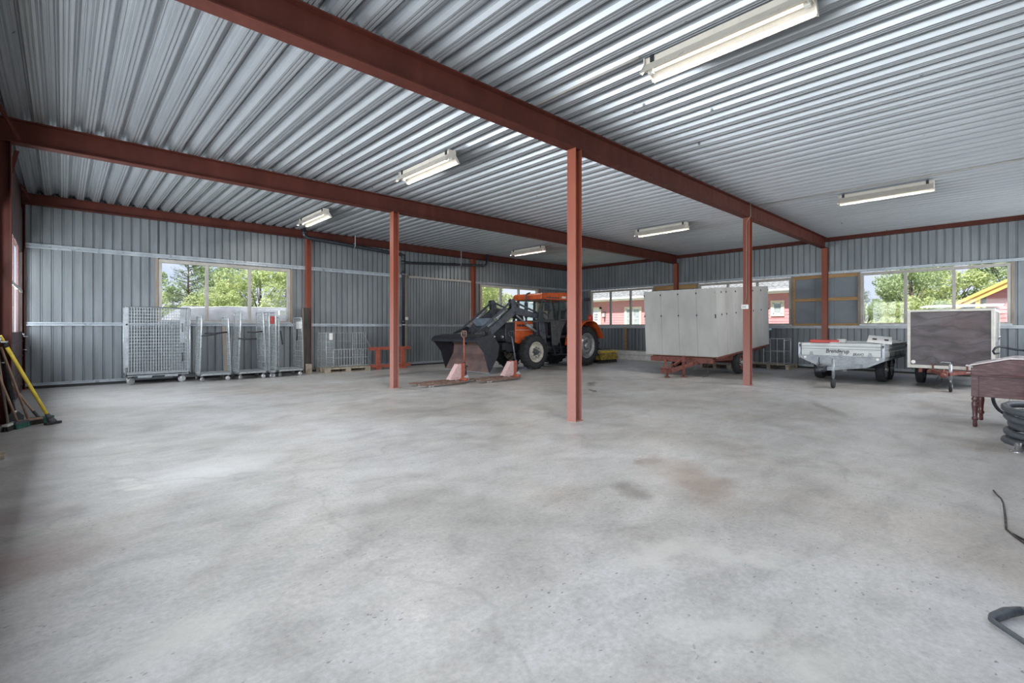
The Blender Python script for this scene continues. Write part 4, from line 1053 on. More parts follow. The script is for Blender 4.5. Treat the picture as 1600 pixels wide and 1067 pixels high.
pallet_truck('left red pallet truck with an upright red handle in front of the loader bucket', (6.83, 9.13, 0), .0, 'jack_red', .02, 0)
pallet_truck('right red pallet truck with a dark leaning handle near the tractor front wheel', (8.33, 8.93, 0), .0, 'loader', .09, -1.2)

# ------------------------------------------------------------------ grey panelled box trailer, nose down
BX = thing('box_trailer', 'large grey panelled box trailer tilted nose down on a rusty red chassis', 'trailer', (12.3, 6.46, 0))
TM = Matrix.Translation((12.3, 5.43, .545)) @ Matrix.Rotation(-radians(4.0), 4, 'Y')
Lb, Wb, Hb = 3.62, 2.06, 1.78
def wallp(name, segs, fn):
    m = MB(TM)
    for a, b in segs: fn(m, a, b)
    return m.build(name, 'box_panel', BX, bevel=.002)
fs = [0, .515, 1.03, 1.545, Wb]; ss = [0, .6, 1.2, 1.8, 2.42, 3.02, Lb]
g = .0022
wallp('front_wall', list(zip(fs, fs[1:])), lambda m, a, b: m.box(0, .03, a+g, b-g, 0, Hb))
wallp('side_wall', list(zip(ss, ss[1:])), lambda m, a, b: m.box(a+g, b-g, -.012, .018, 0, Hb))
wallp('side_wall', list(zip(ss, ss[1:])), lambda m, a, b: m.box(a+g, b-g, Wb-.018, Wb+.012, 0, Hb))
m = MB(TM); m.box(Lb-.03, Lb, .02, Wb-.02, 0, Hb); m.build('rear_wall', 'box_panel', BX)
m = MB(TM); m.box(.03, Lb-.03, .02, Wb-.02, Hb-.04, Hb-.01); m.build('roof', 'box_panel', BX)
m = MB(TM); m.box(.03, Lb-.03, .02, Wb-.02, -.02, .01); m.build('floor_board', 'pallet_wood', BX)
m = MB(TM); m.box(.031, .05, .02, Wb-.02, 0.02, Hb-.05); m.box(.05, Lb-.04, .019, .03, 0.02, Hb-.05); m.build('inner_frame', 'dark_gap', BX)
m = MB(TM)
for y in fs:
    for z in (1.06, 1.64): m.box(-.014, .0, y-.014+(.03 if y == 0 else 0), y+.014, z, z+.045); 
for x in ss[1:] + [.3]:
    for z in (1.06, 1.64): m.box(x-.014, x+.014, -.026, -.012, z, z+.045)
m.box(-.012, 0, .0, .03, 1.0, 1.1)
m.build('rivet_latch', 'black_metal', BX)
m = MB(TM); m.box(Lb-.02, Lb+.22, -.02, .03, .42, .47); m.build('rear_bracket', simple('pale_teal_plastic', (.35, .62, .62), None, .4), BX)
# chassis
m = MB(TM)
for y in (.12, Wb-.22): m.box(.15, Lb+.02, y, y+.1, -.13, -.02)
for x in (.2, 1.0, 1.9, 2.8, 3.5): m.box(x, x+.08, .12, Wb-.12, -.12, -.03)
m.box(-.02, Lb, -.01, .03, -.05, 0)
m.build('chassis_rails', 'chassis_red', BX, bevel=.004)
m = MB(); hz = (11.50, 6.42, .18)
m.bar((12.75, 5.75, .50), (11.62, 6.36, .17), .07, .10); m.bar((12.75, 7.15, .50), (11.62, 6.50, .17), .07, .10); m.box(12.3, 12.42, 5.55, 7.35, .36, .50)
m.bar((12.4, 6.45, .43), (12.0, 6.45, .30), .06, .06); m.bar((12.45, 5.62, .47), (13.9, 5.62, .44), .05, .10); m.bar((12.45, 7.25, .47), (13.9, 7.25, .44), .05, .10)
m.build('drawbar', 'chassis_red', BX, bevel=.004)
m = MB(); m.box(11.36, 11.70, 6.34, 6.50, .12, .24); m.tube([(11.42+.09*cos(a), 6.42+.09*sin(a), .25) for a in [i*2*pi/14 for i in range(14)]], .02, 8, closed=True)
m.cyl((11.56, 6.42, 0), (11.56, 6.42, .2), .028, 10); m.cyl((11.56, 6.42, 0), (11.56, 6.42, .02), .07, 12); m.tube([(11.66, 6.34, .26), (11.56, 6.24, .34), (11.50, 6.26, .36)], .012, 6)
m.bar((11.72, 6.42, .2), (11.75, 6.42, .36), .03, .05); m.build('coupling', 'chassis_red', BX)
m = MB(); m.box(11.92, 11.98, 6.14, 6.20, .05, .56); m.box(11.88, 12.02, 6.10, 6.24, 0, .02); m.cyl((11.95, 6.17, .01), (11.95, 6.17, .2), .02, 8); m.bar((11.95, 6.17, .50), (12.3, 6.17, .47), .05, .05); m.build('support_leg', 'chassis_red', BX)
m = MB(); m.cyl((13.95, 5.6, .33), (13.95, 7.3, .33), .04, 12); m.bar((13.95, 5.66, .33), (13.4, 5.66, .47), .04, .07); m.bar((13.95, 7.2, .33), (13.4, 7.2, .47), .04, .07); m.box(13.8, 14.1, 5.70, 5.80, .30, .55); m.build('axle', 'chassis_red', BX)
wheel(BX, 'wheel', (13.95, 5.55, .33), .33, .19, .2, -1, 0, 'chassis_red', .02)
wheel(BX, 'wheel', (13.95, 7.35, .33), .33, .19, .2, 1, 0, 'chassis_red', .02)
m = MB(); m.tube([(12.3, 5.7, .46), (12.25, 5.66, .2), (12.2, 5.62, .06), (12.05, 5.7, .02)], .006, 6); m.tube([(12.2, 6.0, .4), (12.1, 5.98, .2), (11.98, 6.0, .1), (12.0, 6.1, .02)], .006, 6); m.build('trailing_cable', 'cable', BX)

# goods behind it
pallet('wooden_pallet', 'wooden pallet behind the grey box trailer rear wheel, by the right wall', 16.35, 5.0, .8, 1.2)
r = thing('stillage_frame', 'zinc tube stillage frame standing on the pallet behind the grey box trailer', 'frame', (16.7, 5.5, .144))
m = MB(); rect_panel(m, 16.4, 5.15, 16.4, 5.75, .15, .95, 3, 2, .018, .008); m.build('front_loop', 'zinc_tube', r)
m = MB(); rect_panel(m, 17.0, 5.15, 17.0, 5.75, .15, .95, 3, 2, .018, .008); m.build('rear_loop', 'zinc_tube', r)
m = MB()
for y in (5.15, 5.75): m.tube([(16.4, y, .18), (17.0, y, .18)], .014, 8); m.tube([(16.4, y, .9), (17.0, y, .9)], .014, 8)
m.build('connecting_rail', 'zinc_tube', r)
pallet('wooden_pallet', 'wooden pallet lying under the chassis of the grey box trailer', 15.3, 6.35, .8, 1.0)
r = thing('white_panel_stack', 'long white panels lying on the floor along the right wall beneath the far window', 'panels', (16.9, 10.9, 0))
m = MB(); m.box(16.75, 17.25, 9.3, 13.2, .0, .19); m.build('lower_panel', 'white_dirty', r, bevel=.01)
m = MB(); m.box(16.80, 17.2, 9.5, 13.0, .195, .36); m.build('upper_panel', 'white_dirty', r, bevel=.01)
r = thing('mesh_crate', 'small grey metal crate at the near end of the white panels', 'crate', (16.6, 8.9, 0))
m = MB(); rect_panel(m, 16.35, 8.7, 16.35, 9.25, .03, .42, 2, 2, .022, .012); rect_panel(m, 16.8, 8.7, 16.8, 9.25, .03, .42, 2, 2, .022, .012)
for y in (8.7, 9.25):
    for z in (.03, .42): m.tube([(16.35, y, z), (16.8, y, z)], .018, 8)
m.build('crate_frame', 'zinc_tube', r)
m = MB(); m.box(16.33, 16.82, 8.68, 9.27, 0, .02); m.build('crate_base', 'galv', r)

# ------------------------------------------------------------------ flatbed tandem trailer
FT = thing('flatbed_trailer', 'silver twin-axle flatbed trailer with lettered drop sides', 'trailer', (14.6, 3.0, 0))
xa, xb, ya, yb, zb, zt = 13.30, 16.05, 2.16, 3.83, .64, .93
def ribside(mb, axis, a0, a1, pl, out):
    pr = [(0, zb), (.022, zb), (.022, zb+.10), (.010, zb+.115), (.010, zb+.15), (.022, zb+.165), (.022, zb+.205), (.012, zb+.215), (.022, zb+.23), (.022, zt), (0, zt)]
    q = [(pl + out*d, z) for d, z in pr]
    mb.prism(q, axis, a0, a1)
m = MB(); ribside(m, 'x', xa+.05, xb-.05, ya, -1); m.build('drop_side', 'alu_body', FT)
m = MB(); ribside(m, 'x', xa+.05, xb-.05, yb, 1); m.build('drop_side', 'alu_body', FT)
fr = MB(); ribside(fr, 'y', ya+.05, yb-.05, xa, -1); fr = fr.build('headboard', 'alu_body', FT)
m = MB(); ribside(m, 'y', ya+.05, yb-.05, xb, 1); m.build('tailboard', 'alu_body', FT)
m = MB()
for x in (xa-.022, xb-.03):
    for y in (ya-.022, yb-.03): m.box(x, x+.055, y, y+.055, zb-.02, zt+.01)
m.build('corner_posts', 'galv', FT, bevel=.004)
m = MB()
for x, y in ((xa-.03, ya+.0), (xa-.03, yb-.03)):
    m.box(x-.012, x, y+.005, y+.02, zt-.09, zt-.05); m.cyl((x-.03, y+.012, zt-.05), (x, y+.012, zt-.05), .018, 8)
for x in (xb-.1,): m.box(x, x+.05, ya-.045, ya-.022, zt-.12, zt-.05)
for x in (13.9, 14.5, 15.1, 15.6): m.box(x-.012, x+.012, ya-.028, ya-.02, zb-.03, zb+.10)
m.build('side_catch', 'black_metal', FT)
m = MB()
for y in (2.41, 2.97, 3.57): m.prism([(y-.045, zb-.01), (y+.045, zb-.01), (y+.02, zb+.085), (y-.02, zb+.085)], 'x', xa-.045, xa-.02)
m.build('side_hinge', 'galv_skirt', FT)
m = MB(); m.box(xa, xb, ya, yb, zb-.03, zb+.005); m.build('load_deck', 'galv_skirt', FT)
m = MB(); m.prism([(ya-.02, zb-.01), (yb+.02, zb-.01), (yb+.01, zb-.06), (3.42, .38), (2.48, .38), (ya-.01, zb-.09)], 'x', xa-.02, xa+.0)
m.prism([(xa, zb-.02), (xb, zb-.02), (xb, zb-.08), (xa, zb-.09)], 'y', ya-.01, ya+.01); m.prism([(xa, zb-.02), (xb, zb-.02), (xb, zb-.08), (xa, zb-.09)], 'y', yb-.01, yb+.01)
m.build('skirt', 'galv_skirt', FT)
m = MB()
for y in (3.70, 2.27): m.cyl((xa-.035, y, .60-.012), (xa-.02, y, .60-.012), .028, 16)
m.build('marker_lamp', 'white', FT)
m = MB(); m.bar((13.35, 2.55, .42), (12.1, 2.93, .42), .05, .09); m.bar((13.35, 3.45, .42), (12.1, 3.07, .42), .05, .09); m.box(13.3, 15.9, 2.5, 2.56, .42, .60); m.box(13.3, 15.9, 3.44, 3.50, .42, .60)
m.cyl((14.29, 2.4, .31), (14.29, 3.6, .31), .035, 10); m.cyl((14.98, 2.4, .31), (14.98, 3.6, .31), .035, 10); m.box(13.295, 13.33, 2.85, 2.93, .28, .52)
m.build('drawbar_and_axles', 'galv_skirt', FT, bevel=.003)
m = MB(); m.box(11.86, 12.2, 2.96, 3.04, .36, .47); m.cyl((11.60, 3.0, .41), (11.9, 3.0, .41), .032, 12); m.lathe([(0, 0), (.05, 0), (.06, .03), (.045, .08), (0, .09)], (11.60, 3.0, .37), (0, 0, 1), 14)
m.tube([(11.62, 3.0, .45), (11.7, 3.0, .52), (11.86, 3.0, .50)], .013, 6); m.tube([(11.95, 3.06, .46), (12.0, 3.08, .60), (12.02, 3.08, .66)], .010, 6)
m.lathe([(.035, 0), (.06, .03), (.045, .06), (.06, .09), (.045, .12), (.06, .15), (.035, .18)], (11.72, 3.0, .41), (1, 0, 0), 14)
m.build('overrun_coupling', 'black_metal', FT)
m = MB(); jx, jy = 12.10, 2.84; m.cyl((jx, jy, .22), (jx, jy, .62), .028, 12); m.cyl((jx, jy, .14), (jx, jy, .3), .019, 10); m.tube([(jx, jy, .62), (jx, jy, .65), (jx-.04, jy+.10, .68), (jx-.05, jy+.14, .67)], .010, 8)
m.box(jx-.04, jx+.04, jy-.02, jy+.11, .38, .45); jw = m.build('jockey_stand', 'galv', FT)
m = MB(); m.lathe([(0, -.03), (.05, -.03), (.095, -.028), (.105, 0), (.095, .028), (.05, .03), (0, .03)], (jx, jy, .105), (0, 1, 0), 22); m.build('jockey_wheel', 'black_rubber', jw)
for x, y, f in ((14.29, 2.36, -1), (14.98, 2.36, -1), (14.29, 3.63, 1), (14.98, 3.63, 1)): wheel(FT, 'wheel', (x, y, .31), .31, .185, .18, f, 0, 'rim_silver', .02)
for y0, y1 in ((2.26, 2.47), (3.52, 3.73)):
    m = MB()
    for x in (14.29, 14.98):
        ar = [(x+cos(radians(a))*.345, .31+sin(radians(a))*.33) for a in range(15, 170, 14)]; ar2 = [(x+cos(radians(a))*.335, .31+sin(radians(a))*.32) for a in range(169, 14, -14)]
        m.prism([p for p in ar if p[1] < .62] + [p for p in ar2 if p[1] < .61], 'y', y0, y1)
    m.build('mudguard', 'black_metal', FT)
def lettering(name, text, size, loc, rot, mat, parent, ext=.001, shear=0.0, bold=0.0, sx=1.0):
    c = bpy.data.curves.new(name, 'FONT'); c.body = text; c.size = size; c.extrude = ext; c.shear = shear; c.offset = bold; c.resolution_u = 4
    c.materials.append(M[mat])
    tmp = bpy.data.objects.new('tmp', c); COL.objects.link(tmp)
    bpy.context.view_layer.update()
    me = bpy.data.meshes.new_from_object(tmp); bpy.data.objects.remove(tmp); bpy.data.curves.remove(c)
    me.materials.clear(); me.materials.append(M[mat])
    me.transform(Matrix.Diagonal((sx, 1, 1, 1)))
    o = bpy.data.objects.new(name, me); COL.objects.link(o); o.parent = parent
    o.location = V(loc) - ORG[parent.name]; o.rotation_euler = rot
    return o
FACE_X = (pi/2, 0, -pi/2)      # lettering that reads from -X
lettering('lettering', 'Brenderup', .135, (xa-.0235, 3.27, .705), FACE_X, 'black_metal', FT, shear=.22, bold=.0022, sx=.80)
lettering('lettering', 'BRAVO', .090, (xa-.0235, 2.735, .652), FACE_X, 'black_metal', FT, shear=.35, bold=.0015, sx=.70)
# things lying on it
r = thing('warning_board', 'red and white barrier boards lying on the front left of the flatbed trailer', 'barrier board', (13.45, 3.3, .93))
m = MB(); m.box(13.33, 13.45, 3.02, 3.62, .935, 1.01); m.build('red_board', 'red_paint', r, bevel=.01)
m = MB(); R = Euler((0, 0, .06)).to_matrix(); m.box(13.36, 13.52, 2.90, 3.06, .94, 1.03, R); m.box(13.46, 13.56, 3.05, 3.58, .935, .99); m.box(13.31, 13.335, 3.0, 3.2, .93, .955); m.build('white_board', 'white_dirty', r, bevel=.01)
m = MB(); m.box(13.40, 13.47, 2.90, 3.65, .925, .937); m.build('underside_slat', 'white_dirty', r)
r = thing('white_plate', 'white rectangular plates lying across the near corner of the flatbed trailer', 'plate', (13.9, 2.35, .93))
m = MB(); R = Euler((.10, -.11, .15)).to_matrix(); m.box(13.35, 14.55, 2.12, 2.57, 1.015, 1.03, R); m.build('upper_plate', 'white', r, bevel=.004)
m = MB(); R = Euler((0, -.03, -.05)).to_matrix(); m.box(13.6, 15.0, 2.13, 2.45, .955, .967, R); m.build('lower_plate', 'white_dirty', r, bevel=.004)
m = MB(); R = Euler((.10, -.11, .15)).to_matrix(); m.box(13.75, 14.0, 2.18, 2.26, 1.031, 1.036, R, (13.95, 2.345, 1.0225)); m.box(13.75, 14.0, 2.40, 2.48, 1.031, 1.036, R, (13.95, 2.345, 1.0225)); m.build('slot_cover', 'dark_gap', r)

# ------------------------------------------------------------------ plywood box trailer
PT = thing('cargo_trailer', 'small box trailer with a dark plywood front framed in pale trim', 'trailer', (15, 1.12, 0))
xa, xb, ya, yb, zb, zt = 13.70, 16.35, .436, 1.81, .42, 1.69
m = MB(); m.box(xa, xa+.02, ya+.05, yb-.05, zb+.06, zt-.05); m.build('front_panel', 'ply_dark', PT)
for y in (ya+.012, yb-.032): m = MB(); m.box(xa+.04, xb-.04, y, y+.02, zb+.06, zt-.05); m.build('side_panel', 'ply_grey', PT)
m = MB(); m.box(xa+.02, xb-.02, ya+.02, yb-.02, zt-.03, zt-.01); m.build('roof', 'cream_trim', PT)
m = MB(); m.box(xb-.03, xb-.01, ya+.05, yb-.05, zb+.06, zt-.05); m.build('rear_panel', 'ply_dark', PT)
m = MB(); m.box(xa+.02, xb-.02, ya+.02, yb-.02, zb, zb+.05); m.build('floor_board', 'galv_skirt', PT)
m = MB(); w = .055
for y0 in (ya, yb-w):
    m.box(xa-.012, xa+.04, y0, y0+w, zb, zt); m.box(xb-.04, xb+.012, y0, y0+w, zb, zt); m.box(xa+.04, xb-.04, y0, y0+w, zb, zb+.06); m.box(xa+.04, xb-.04, y0, y0+w, zt-.05, zt)
for x in (xa-.012, xb-.02): m.box(x, x+.035, ya+w, yb-w, zb, zb+.07); m.box(x, x+.035, ya+w, yb-w, zt-.045, zt)
m.build('edge_trim', 'cream_trim', PT, bevel=.003)
m = MB(); m.cyl((xa-.02, yb-.105, zb+.13), (xa, yb-.105, zb+.13), .038, 20); m.build('marker_lamp', 'white', PT)
m = MB(); m.box(14.2, 14.24, ya-.03, ya, .9, 1.0); m.tube([(14.25, ya-.03, 1.1), (14.4, ya-.05, 1.12), (14.5, ya-.03, 1.05)], .012, 6); m.box(14.9, 14.94, ya-.02, ya, .9, 1.4); m.build('side_latch', 'galv_skirt', PT)
m = MB()
for y in (.84, 1.38): m.box(xa-.04, xa-.012, y-.015, y+.015, zb-.06, zb+.10)
m.box(13.55, 13.72, .78, 1.46, .33, .40); m.bar((13.6, .85, .37), (12.9, 1.06, .37), .04, .06); m.bar((13.6, 1.38, .37), (12.9, 1.16, .37), .04, .06); m.box(13.7, 16.2, .62, .68, .33, .42); m.box(13.7, 16.2, 1.56, 1.62, .33, .42)
m.cyl((14.75, .6, .29), (14.75, 1.65, .29), .03, 10)
m.build('chassis', 'chassis_red', PT, bevel=.003)
m = MB(); m.box(12.7, 12.95, 1.07, 1.15, .32, .42); m.cyl((12.5, 1.11, .37), (12.75, 1.11, .37), .03, 12); m.lathe([(0, 0), (.045, 0), (.05, .04), (.035, .08), (0, .085)], (12.5, 1.11, .33), (0, 0, 1), 14); m.tube([(12.52, 1.11, .41), (12.62, 1.11, .47), (12.75, 1.11, .45)], .012, 6); m.build('coupling', 'chassis_red', PT)
jx, jy = 13.1, 1.05
m = MB(); m.cyl((jx, jy, .24), (jx, jy, .56), .026, 12); m.cyl((jx, jy, .13), (jx, jy, .3), .018, 10); m.tube([(jx, jy, .56), (jx, jy, .59), (jx+.02, jy+.12, .60), (jx+.02, jy+.16, .58)], .010, 8); m.box(jx-.03, jx+.03, jy-.03, jy+.08, .34, .40)
jw = m.build('jockey_stand', 'galv', PT)
m = MB(); m.lathe([(0, -.028), (.05, -.028), (.092, -.025), (.10, 0), (.092, .025), (.05, .028), (0, .028)], (jx, jy, .10), (0, 1, 0), 22); m.build('jockey_wheel', 'black_rubber', jw)
m = MB(); m.cyl((jx, jy-.032, .10), (jx, jy+.032, .10), .045, 16); m.build('jockey_hub', 'rim_silver', jw)
for y, f in ((.52, -1), (1.70, 1)): wheel(PT, 'wheel', (14.75, y, .29), .29, .16, .17, f, 0, 'rim_silver', .02)
m = MB(); m.tube([(12.95, 1.2, .35), (13.0, 1.3, .15), (13.1, 1.32, .08), (13.15, 1.2, .14), (13.3, 1.2, .3)], .007, 6); m.build('trailing_cable', 'cable', PT)

# ------------------------------------------------------------------ old maroon desk
DK = thing('writing_desk', 'old maroon wooden desk with turned legs and flaking paint at the right edge', 'desk', (0, 0, 0))
# local: x depth 0..0.78 (away), y 0..-1.15
m = MB(); m.prism([(.0, .69), (.0, .795), (-.36, .90), (-1.15, .90), (-1.15, .69)], 'x', -.02, .80); m.build('lid_box', 'desk', DK, bevel=.006)
m = MB(); m.prism([(.02, .795), (.02, .812), (-.36, .918), (-1.17, .918), (-1.17, .90), (-.36, .90)], 'x', -.035, .815); m.build('sloping_lid', 'desk_top', DK, bevel=.004)
m = MB(); m.box(-.028, .81, -1.16, .01, .672, .692); m.build('moulding', 'desk', DK, bevel=.004)
m = MB(); m.box(.015, .035, -1.10, -.06, .40, .675); m.box(.745, .765, -1.10, -.06, .40, .675); m.box(.06, .72, -.035, -.015, .40, .675); m.box(.06, .72, -1.125, -1.105, .40, .675); m.build('apron', 'desk', DK, bevel=.003)
for x in (.035, .745):
    for y in (-.035, -1.115):
        m = MB(); m.box(x-.035, x+.035, y-.035, y+.035, .40, .675)
        m.lathe([(.0, .0), (.020, 0), (.024, .02), (.022, .08), (.034, .10), (.034, .12), (.024, .135), (.027, .20), (.036, .29), (.034, .32), (.024, .335), (.036, .35), (.036, .37), (.026, .385), (.034, .40), (0, .40)], (x, y, 0), (0, 0, 1), 20)
        m.build('leg', 'desk', DK)
m = MB(); m.box(-.05, .1, -.02, .05, .79, .80, Euler((.25, 0, 0)).to_matrix()); m.box(-.05, .02, .0, .04, .705, .712); m.build('loose_veneer', 'white_dirty', DK)
DK.location = (8.72, .50, 0); DK.rotation_euler = (0, 0, radians(-2))

# ------------------------------------------------------------------ bicycle behind the desk
BK = thing('bicycle', 'bicycle with black curved handlebars standing behind the maroon desk', 'bicycle', (0, 0, 0))
def bwheel(name, c):
    m = MB(); m.lathe([(.31, -.012), (.325, -.018), (.342, -.012), (.347, 0), (.342, .012), (.325, .018), (.31, .012)], c, (0, 1, 0), 40, close=True); w = m.build(name, 'black_rubber', BK)
    m = MB(); m.lathe([(.300, -.010), (.312, -.012), (.312, .012), (.300, .010)], c, (0, 1, 0), 40, close=True); m.cyl(V(c)-V((0, .05, 0)), V(c)+V((0, .05, 0)), .02, 10); m.build('rim', 'rim_silver', w)
    m = MB()
    for i in range(24):
        a = 2*pi*i/24; s = .02 if i % 2 else -.02; m.bar(V(c)+V((0, s, 0)), V(c)+V((cos(a)*.302, 0, sin(a)*.302)), .002, .002)
    m.build('spokes', 'chrome', w)
bwheel('front_wheel', (0, 0, .347)); bwheel('rear_wheel', (1.06, 0, .347))
m = MB()
for a, b, rr in (((.20, 0, .86), (.17, 0, .80), .018), ((.22, 0, .83), (.72, 0, .78), .015), ((.18, 0, .74), (.58, 0, .30), .018), ((.72, 0, .86), (.58, 0, .30), .015),
                 ((.58, .0, .30), (1.06, .05, .347), .009), ((.58, 0, .30), (1.06, -.05, .347), .009), ((.70, 0, .76), (1.06, .05, .347), .008), ((.70, 0, .76), (1.06, -.05, .347), .008)): m.tube([a, b], rr, 8)
m.build('frame', simple('yellow_green_frame_paint', (.50, .55, .12), None, .35), BK)
m = MB()
for s in (-.05, .05): m.tube([(0, s, .347), (.10, s, .60), (.15, s*.7, .70)], .011, 8)
m.tube([(.15, -.04, .70), (.15, .04, .70)], .012, 8); m.tube([(.16, 0, .70), (.22, 0, .92)], .016, 8); m.build('fork', 'black_metal', BK)
m = MB(); m.tube([(.22, 0, .92), (.12, 0, .97)], .014, 8)
for s in (-1, 1): m.tube([(.12, 0, .97), (.12, s*.12, .97), (.08, s*.20, .99), (.0, s*.23, 1.0), (-.06, s*.23, .98), (-.08, s*.24, .93), (-.04, s*.25, .89), (.03, s*.25, .90)], .015, 8)
m.build('handlebar', 'black_metal', BK)
m = MB(); m.box(.64, .88, -.05, .05, .90, .94); m.tube([(.72, 0, .86), (.73, 0, .92)], .012, 8); m.build('saddle', 'black_rubber', BK, bevel=.02)
m = MB(); m.cyl((.58, -.05, .30), (.58, .05, .30), .03, 12); m.lathe([(.085, -.003), (.095, -.003), (.095, .003), (.085, .003)], (.58, .05, .30), (0, 1, 0), 24, close=True)
m.bar((.58, .06, .30), (.70, .06, .19), .02, .012); m.bar((.58, -.06, .30), (.46, -.06, .41), .02, .012); m.box(.66, .75, .07, .14, .175, .195); m.box(.41, .50, -.14, -.07, .40, .42); m.build('crankset', 'chrome', BK)
m = MB(); m.tube([(.9, .04, .32), (.98, .17, .0)], .008, 6); m.build('kickstand', 'black_metal', BK)
BK.location = (10.20, .16, 0); BK.rotation_euler = (radians(4), 0, radians(-38))

# ------------------------------------------------------------------ hose coil on the floor
HC = thing('hose_coil', 'coil of thick grey rubber hose on the floor beside the maroon desk', 'hose', (7.62, -.16, 0))
pts = []; n = 26; loops = 5
for i in range(n*loops+1):
    a = 2*pi*i/n; k = i/n
    rr = .33 + .035*sin(k*2.1) - .02*(k % 2); zz = .045 + k*.083 + .05*sin(a+1.0)*min(1, k/2)
    pts.append((7.62+cos(a)*rr + .02*sin(k*3), -.16+sin(a)*rr*.95, max(.042, zz)))
m = MB(); m.tube(pts, .037, 12); m.build('hose_body', 'hose', HC)
m = MB(); m.cyl((7.36, -.05, .03), (7.30, .03, .03), .03, 14); m.lathe([(0, 0), (.07, 0), (.07, .012), (.03, .02), (.03, .10), (0, .10)], (7.28, .06, 0), (0, 0, 1), 18); m.build('metal_coupling', 'chrome', HC)

# loose hose end and cables on the floor
m = MB(); m.tube([(3.14, .02, .03), (3.08, .06, .03), (3.0, .10, .022), (2.975, .105, .02), (2.955, .09, .02), (2.92, .06, .02), (2.86, .005, .02), (2.7, -.15, .02), (2.5, -.35, .02)], [.018, .022, .020, .012, .011, .011, .011, .011, .011], 8)
m.tube([(3.14, .02, .03), (3.20, -.04, .025), (3.3, -.15, .02)], .018, 8)
tag(recenter(m.build('floor_hose', 'hose'), (2.98, .1, 0)), 'grey looped hose end on the floor at the bottom right corner', 'hose')
m = MB(); m.tube([(5.40, .18, .008), (5.25, .16, .02), (5.1, .13, .03), (4.97, .115, .03), (4.7, .10, .01), (4.43, .09, .006), (4.3, .045, .006), (4.2, .0, .006), (4.0, -.12, .006)], .006, 6)
m.tube([(4.36, .06, .006), (4.25, -.01, .008), (4.15, -.09, .006)], .006, 6)
tag(recenter(m.build('floor_cable', 'cable'), (4.9, .1, 0)), 'thin black cable curling on the floor at the right edge', 'cable')

# ------------------------------------------------------------------ brooms and tools by the left post
def tool(name, label, cat, base, top, hm, rh=.014):
    return thing(name, label, cat, base, 'brooms and tools by the left post')
def brush_head(r, c, ang, L, bm, hm, h=.06):
    R = Matrix.Translation(c) @ Matrix.Rotation(ang, 4, 'Z')
    m = MB(R); m.box(-L/2, L/2, -.03, .03, h, h+.03); m.build('brush_block', hm, r, bevel=.006)
    m = MB(R)
    for i in range(14):
        for j in range(3):
            x = -L/2+.01+(L-.02)*i/13; y = -.02+.02*j; m.bar((x, y, h), (x*1.04, y*1.6, .002), .012, .014)
    m.build('bristles', bm, r)
r = tool('push_broom', 'yellow-handled squeegee broom leaning against the left post, nearest the camera', 'broom', (-.11, 8.95, 0), None, None)
b, t = V((-.155, 8.93, .15)), V((-.575, 8.80, 1.20)); bt = V((-.10, 8.95, .03))
m = MB(); m.tube([b, b+(t-b)*.86], .021, 12); m.build('handle', 'yellow', r)
m = MB(); m.tube([b+(t-b)*.86, b+(t-b)*.92], .024, 12); m.build('grip_collar', 'black_rubber', r)
m = MB(); m.tube([b+(t-b)*.92, t], .019, 12); m.build('handle_tip', 'yellow', r)
m = MB(); m.tube([b, b*.5+bt*.5], [.024, .034], 12); m.tube([b*.5+bt*.5, bt], [.036, .05], 12); m.build('rubber_socket', 'hose', r)
m = MB(); m.bar((-.17, 8.90, .02), (-.02, 9.0, .02), .05, .03); m.build('squeegee_blade', 'black_rubber', r)
r = tool('push_broom', 'broom with a plain brown handle and dark brush, second from the yellow one', 'broom', (-.335, 9.08, 0), None, None)
m = MB(); m.tube([(-.335, 9.08, .08), (-.58, 8.98, 1.05)], .014, 10); m.build('handle', 'handle_wood', r); brush_head(r, (-.33, 9.08, 0), .5, .28, 'bristle_dark', 'handle_wood')
r = tool('push_broom', 'short brown-handled broom with green bristles behind the yellow handle', 'broom', (-.225, 9.17, 0), None, None)
m = MB(); m.tube([(-.25, 9.17, .09), (-.54, 9.235, .62)], .014, 10); m.build('handle', 'handle_wood', r)
m = MB(); m.tube([(-.225, 9.17, .06), (-.29, 9.18, .17)], .019, 10); m.build('socket', 'hose', r); brush_head(r, (-.215, 9.17, 0), .35, .26, 'bristle_green', 'bristle_green')
r = tool('spade', 'black-handled spade standing against the left post', 'spade', (-.45, 9.03, 0), None, None)
m = MB(); m.tube([(-.455, 9.03, .20), (-.49, 9.04, .42)], .014, 10); m.build('shaft', 'black_metal', r)
m = MB(); m.tube([(-.48, 9.04, .36), (-.575, 9.08, 1.0)], [.030, .020], 10); m.tube([(-.575, 9.03, 1.0), (-.575, 9.13, 1.0)], .014, 8); m.build('grip', 'black_rubber', r)
m = MB(); m.tube([(-.455, 9.03, .19), (-.46, 9.03, .215)], .020, 10); m.build('ferrule', 'white', r)
m = MB(); m.prism([(-.53, .0), (-.38, .0), (-.37, .14), (-.42, .20), (-.48, .20), (-.54, .14)], 'y', 9.02, 9.03); m.build('blade', 'dark_cab', r)
r = tool('push_broom', 'pale-handled broom with a white block at the far left edge', 'broom', (-.52, 8.80, 0), None, None)
m = MB(); m.tube([(-.505, 8.80, .08), (-.59, 8.74, .95)], .014, 10); m.build('handle', 'wood_pale', r); brush_head(r, (-.49, 8.80, 0), 1.25, .24, 'bristle_dark', 'white_dirty')
r = tool('push_broom', 'broom head with green bristles lying low beside the white-block broom', 'broom', (-.41, 8.88, 0), None, None)
m = MB(); m.tube([(-.42, 8.88, .07), (-.59, 8.60, .78)], .013, 10); m.build('handle', 'handle_wood', r); brush_head(r, (-.40, 8.90, 0), 1.0, .22, 'bristle_green', 'hose')
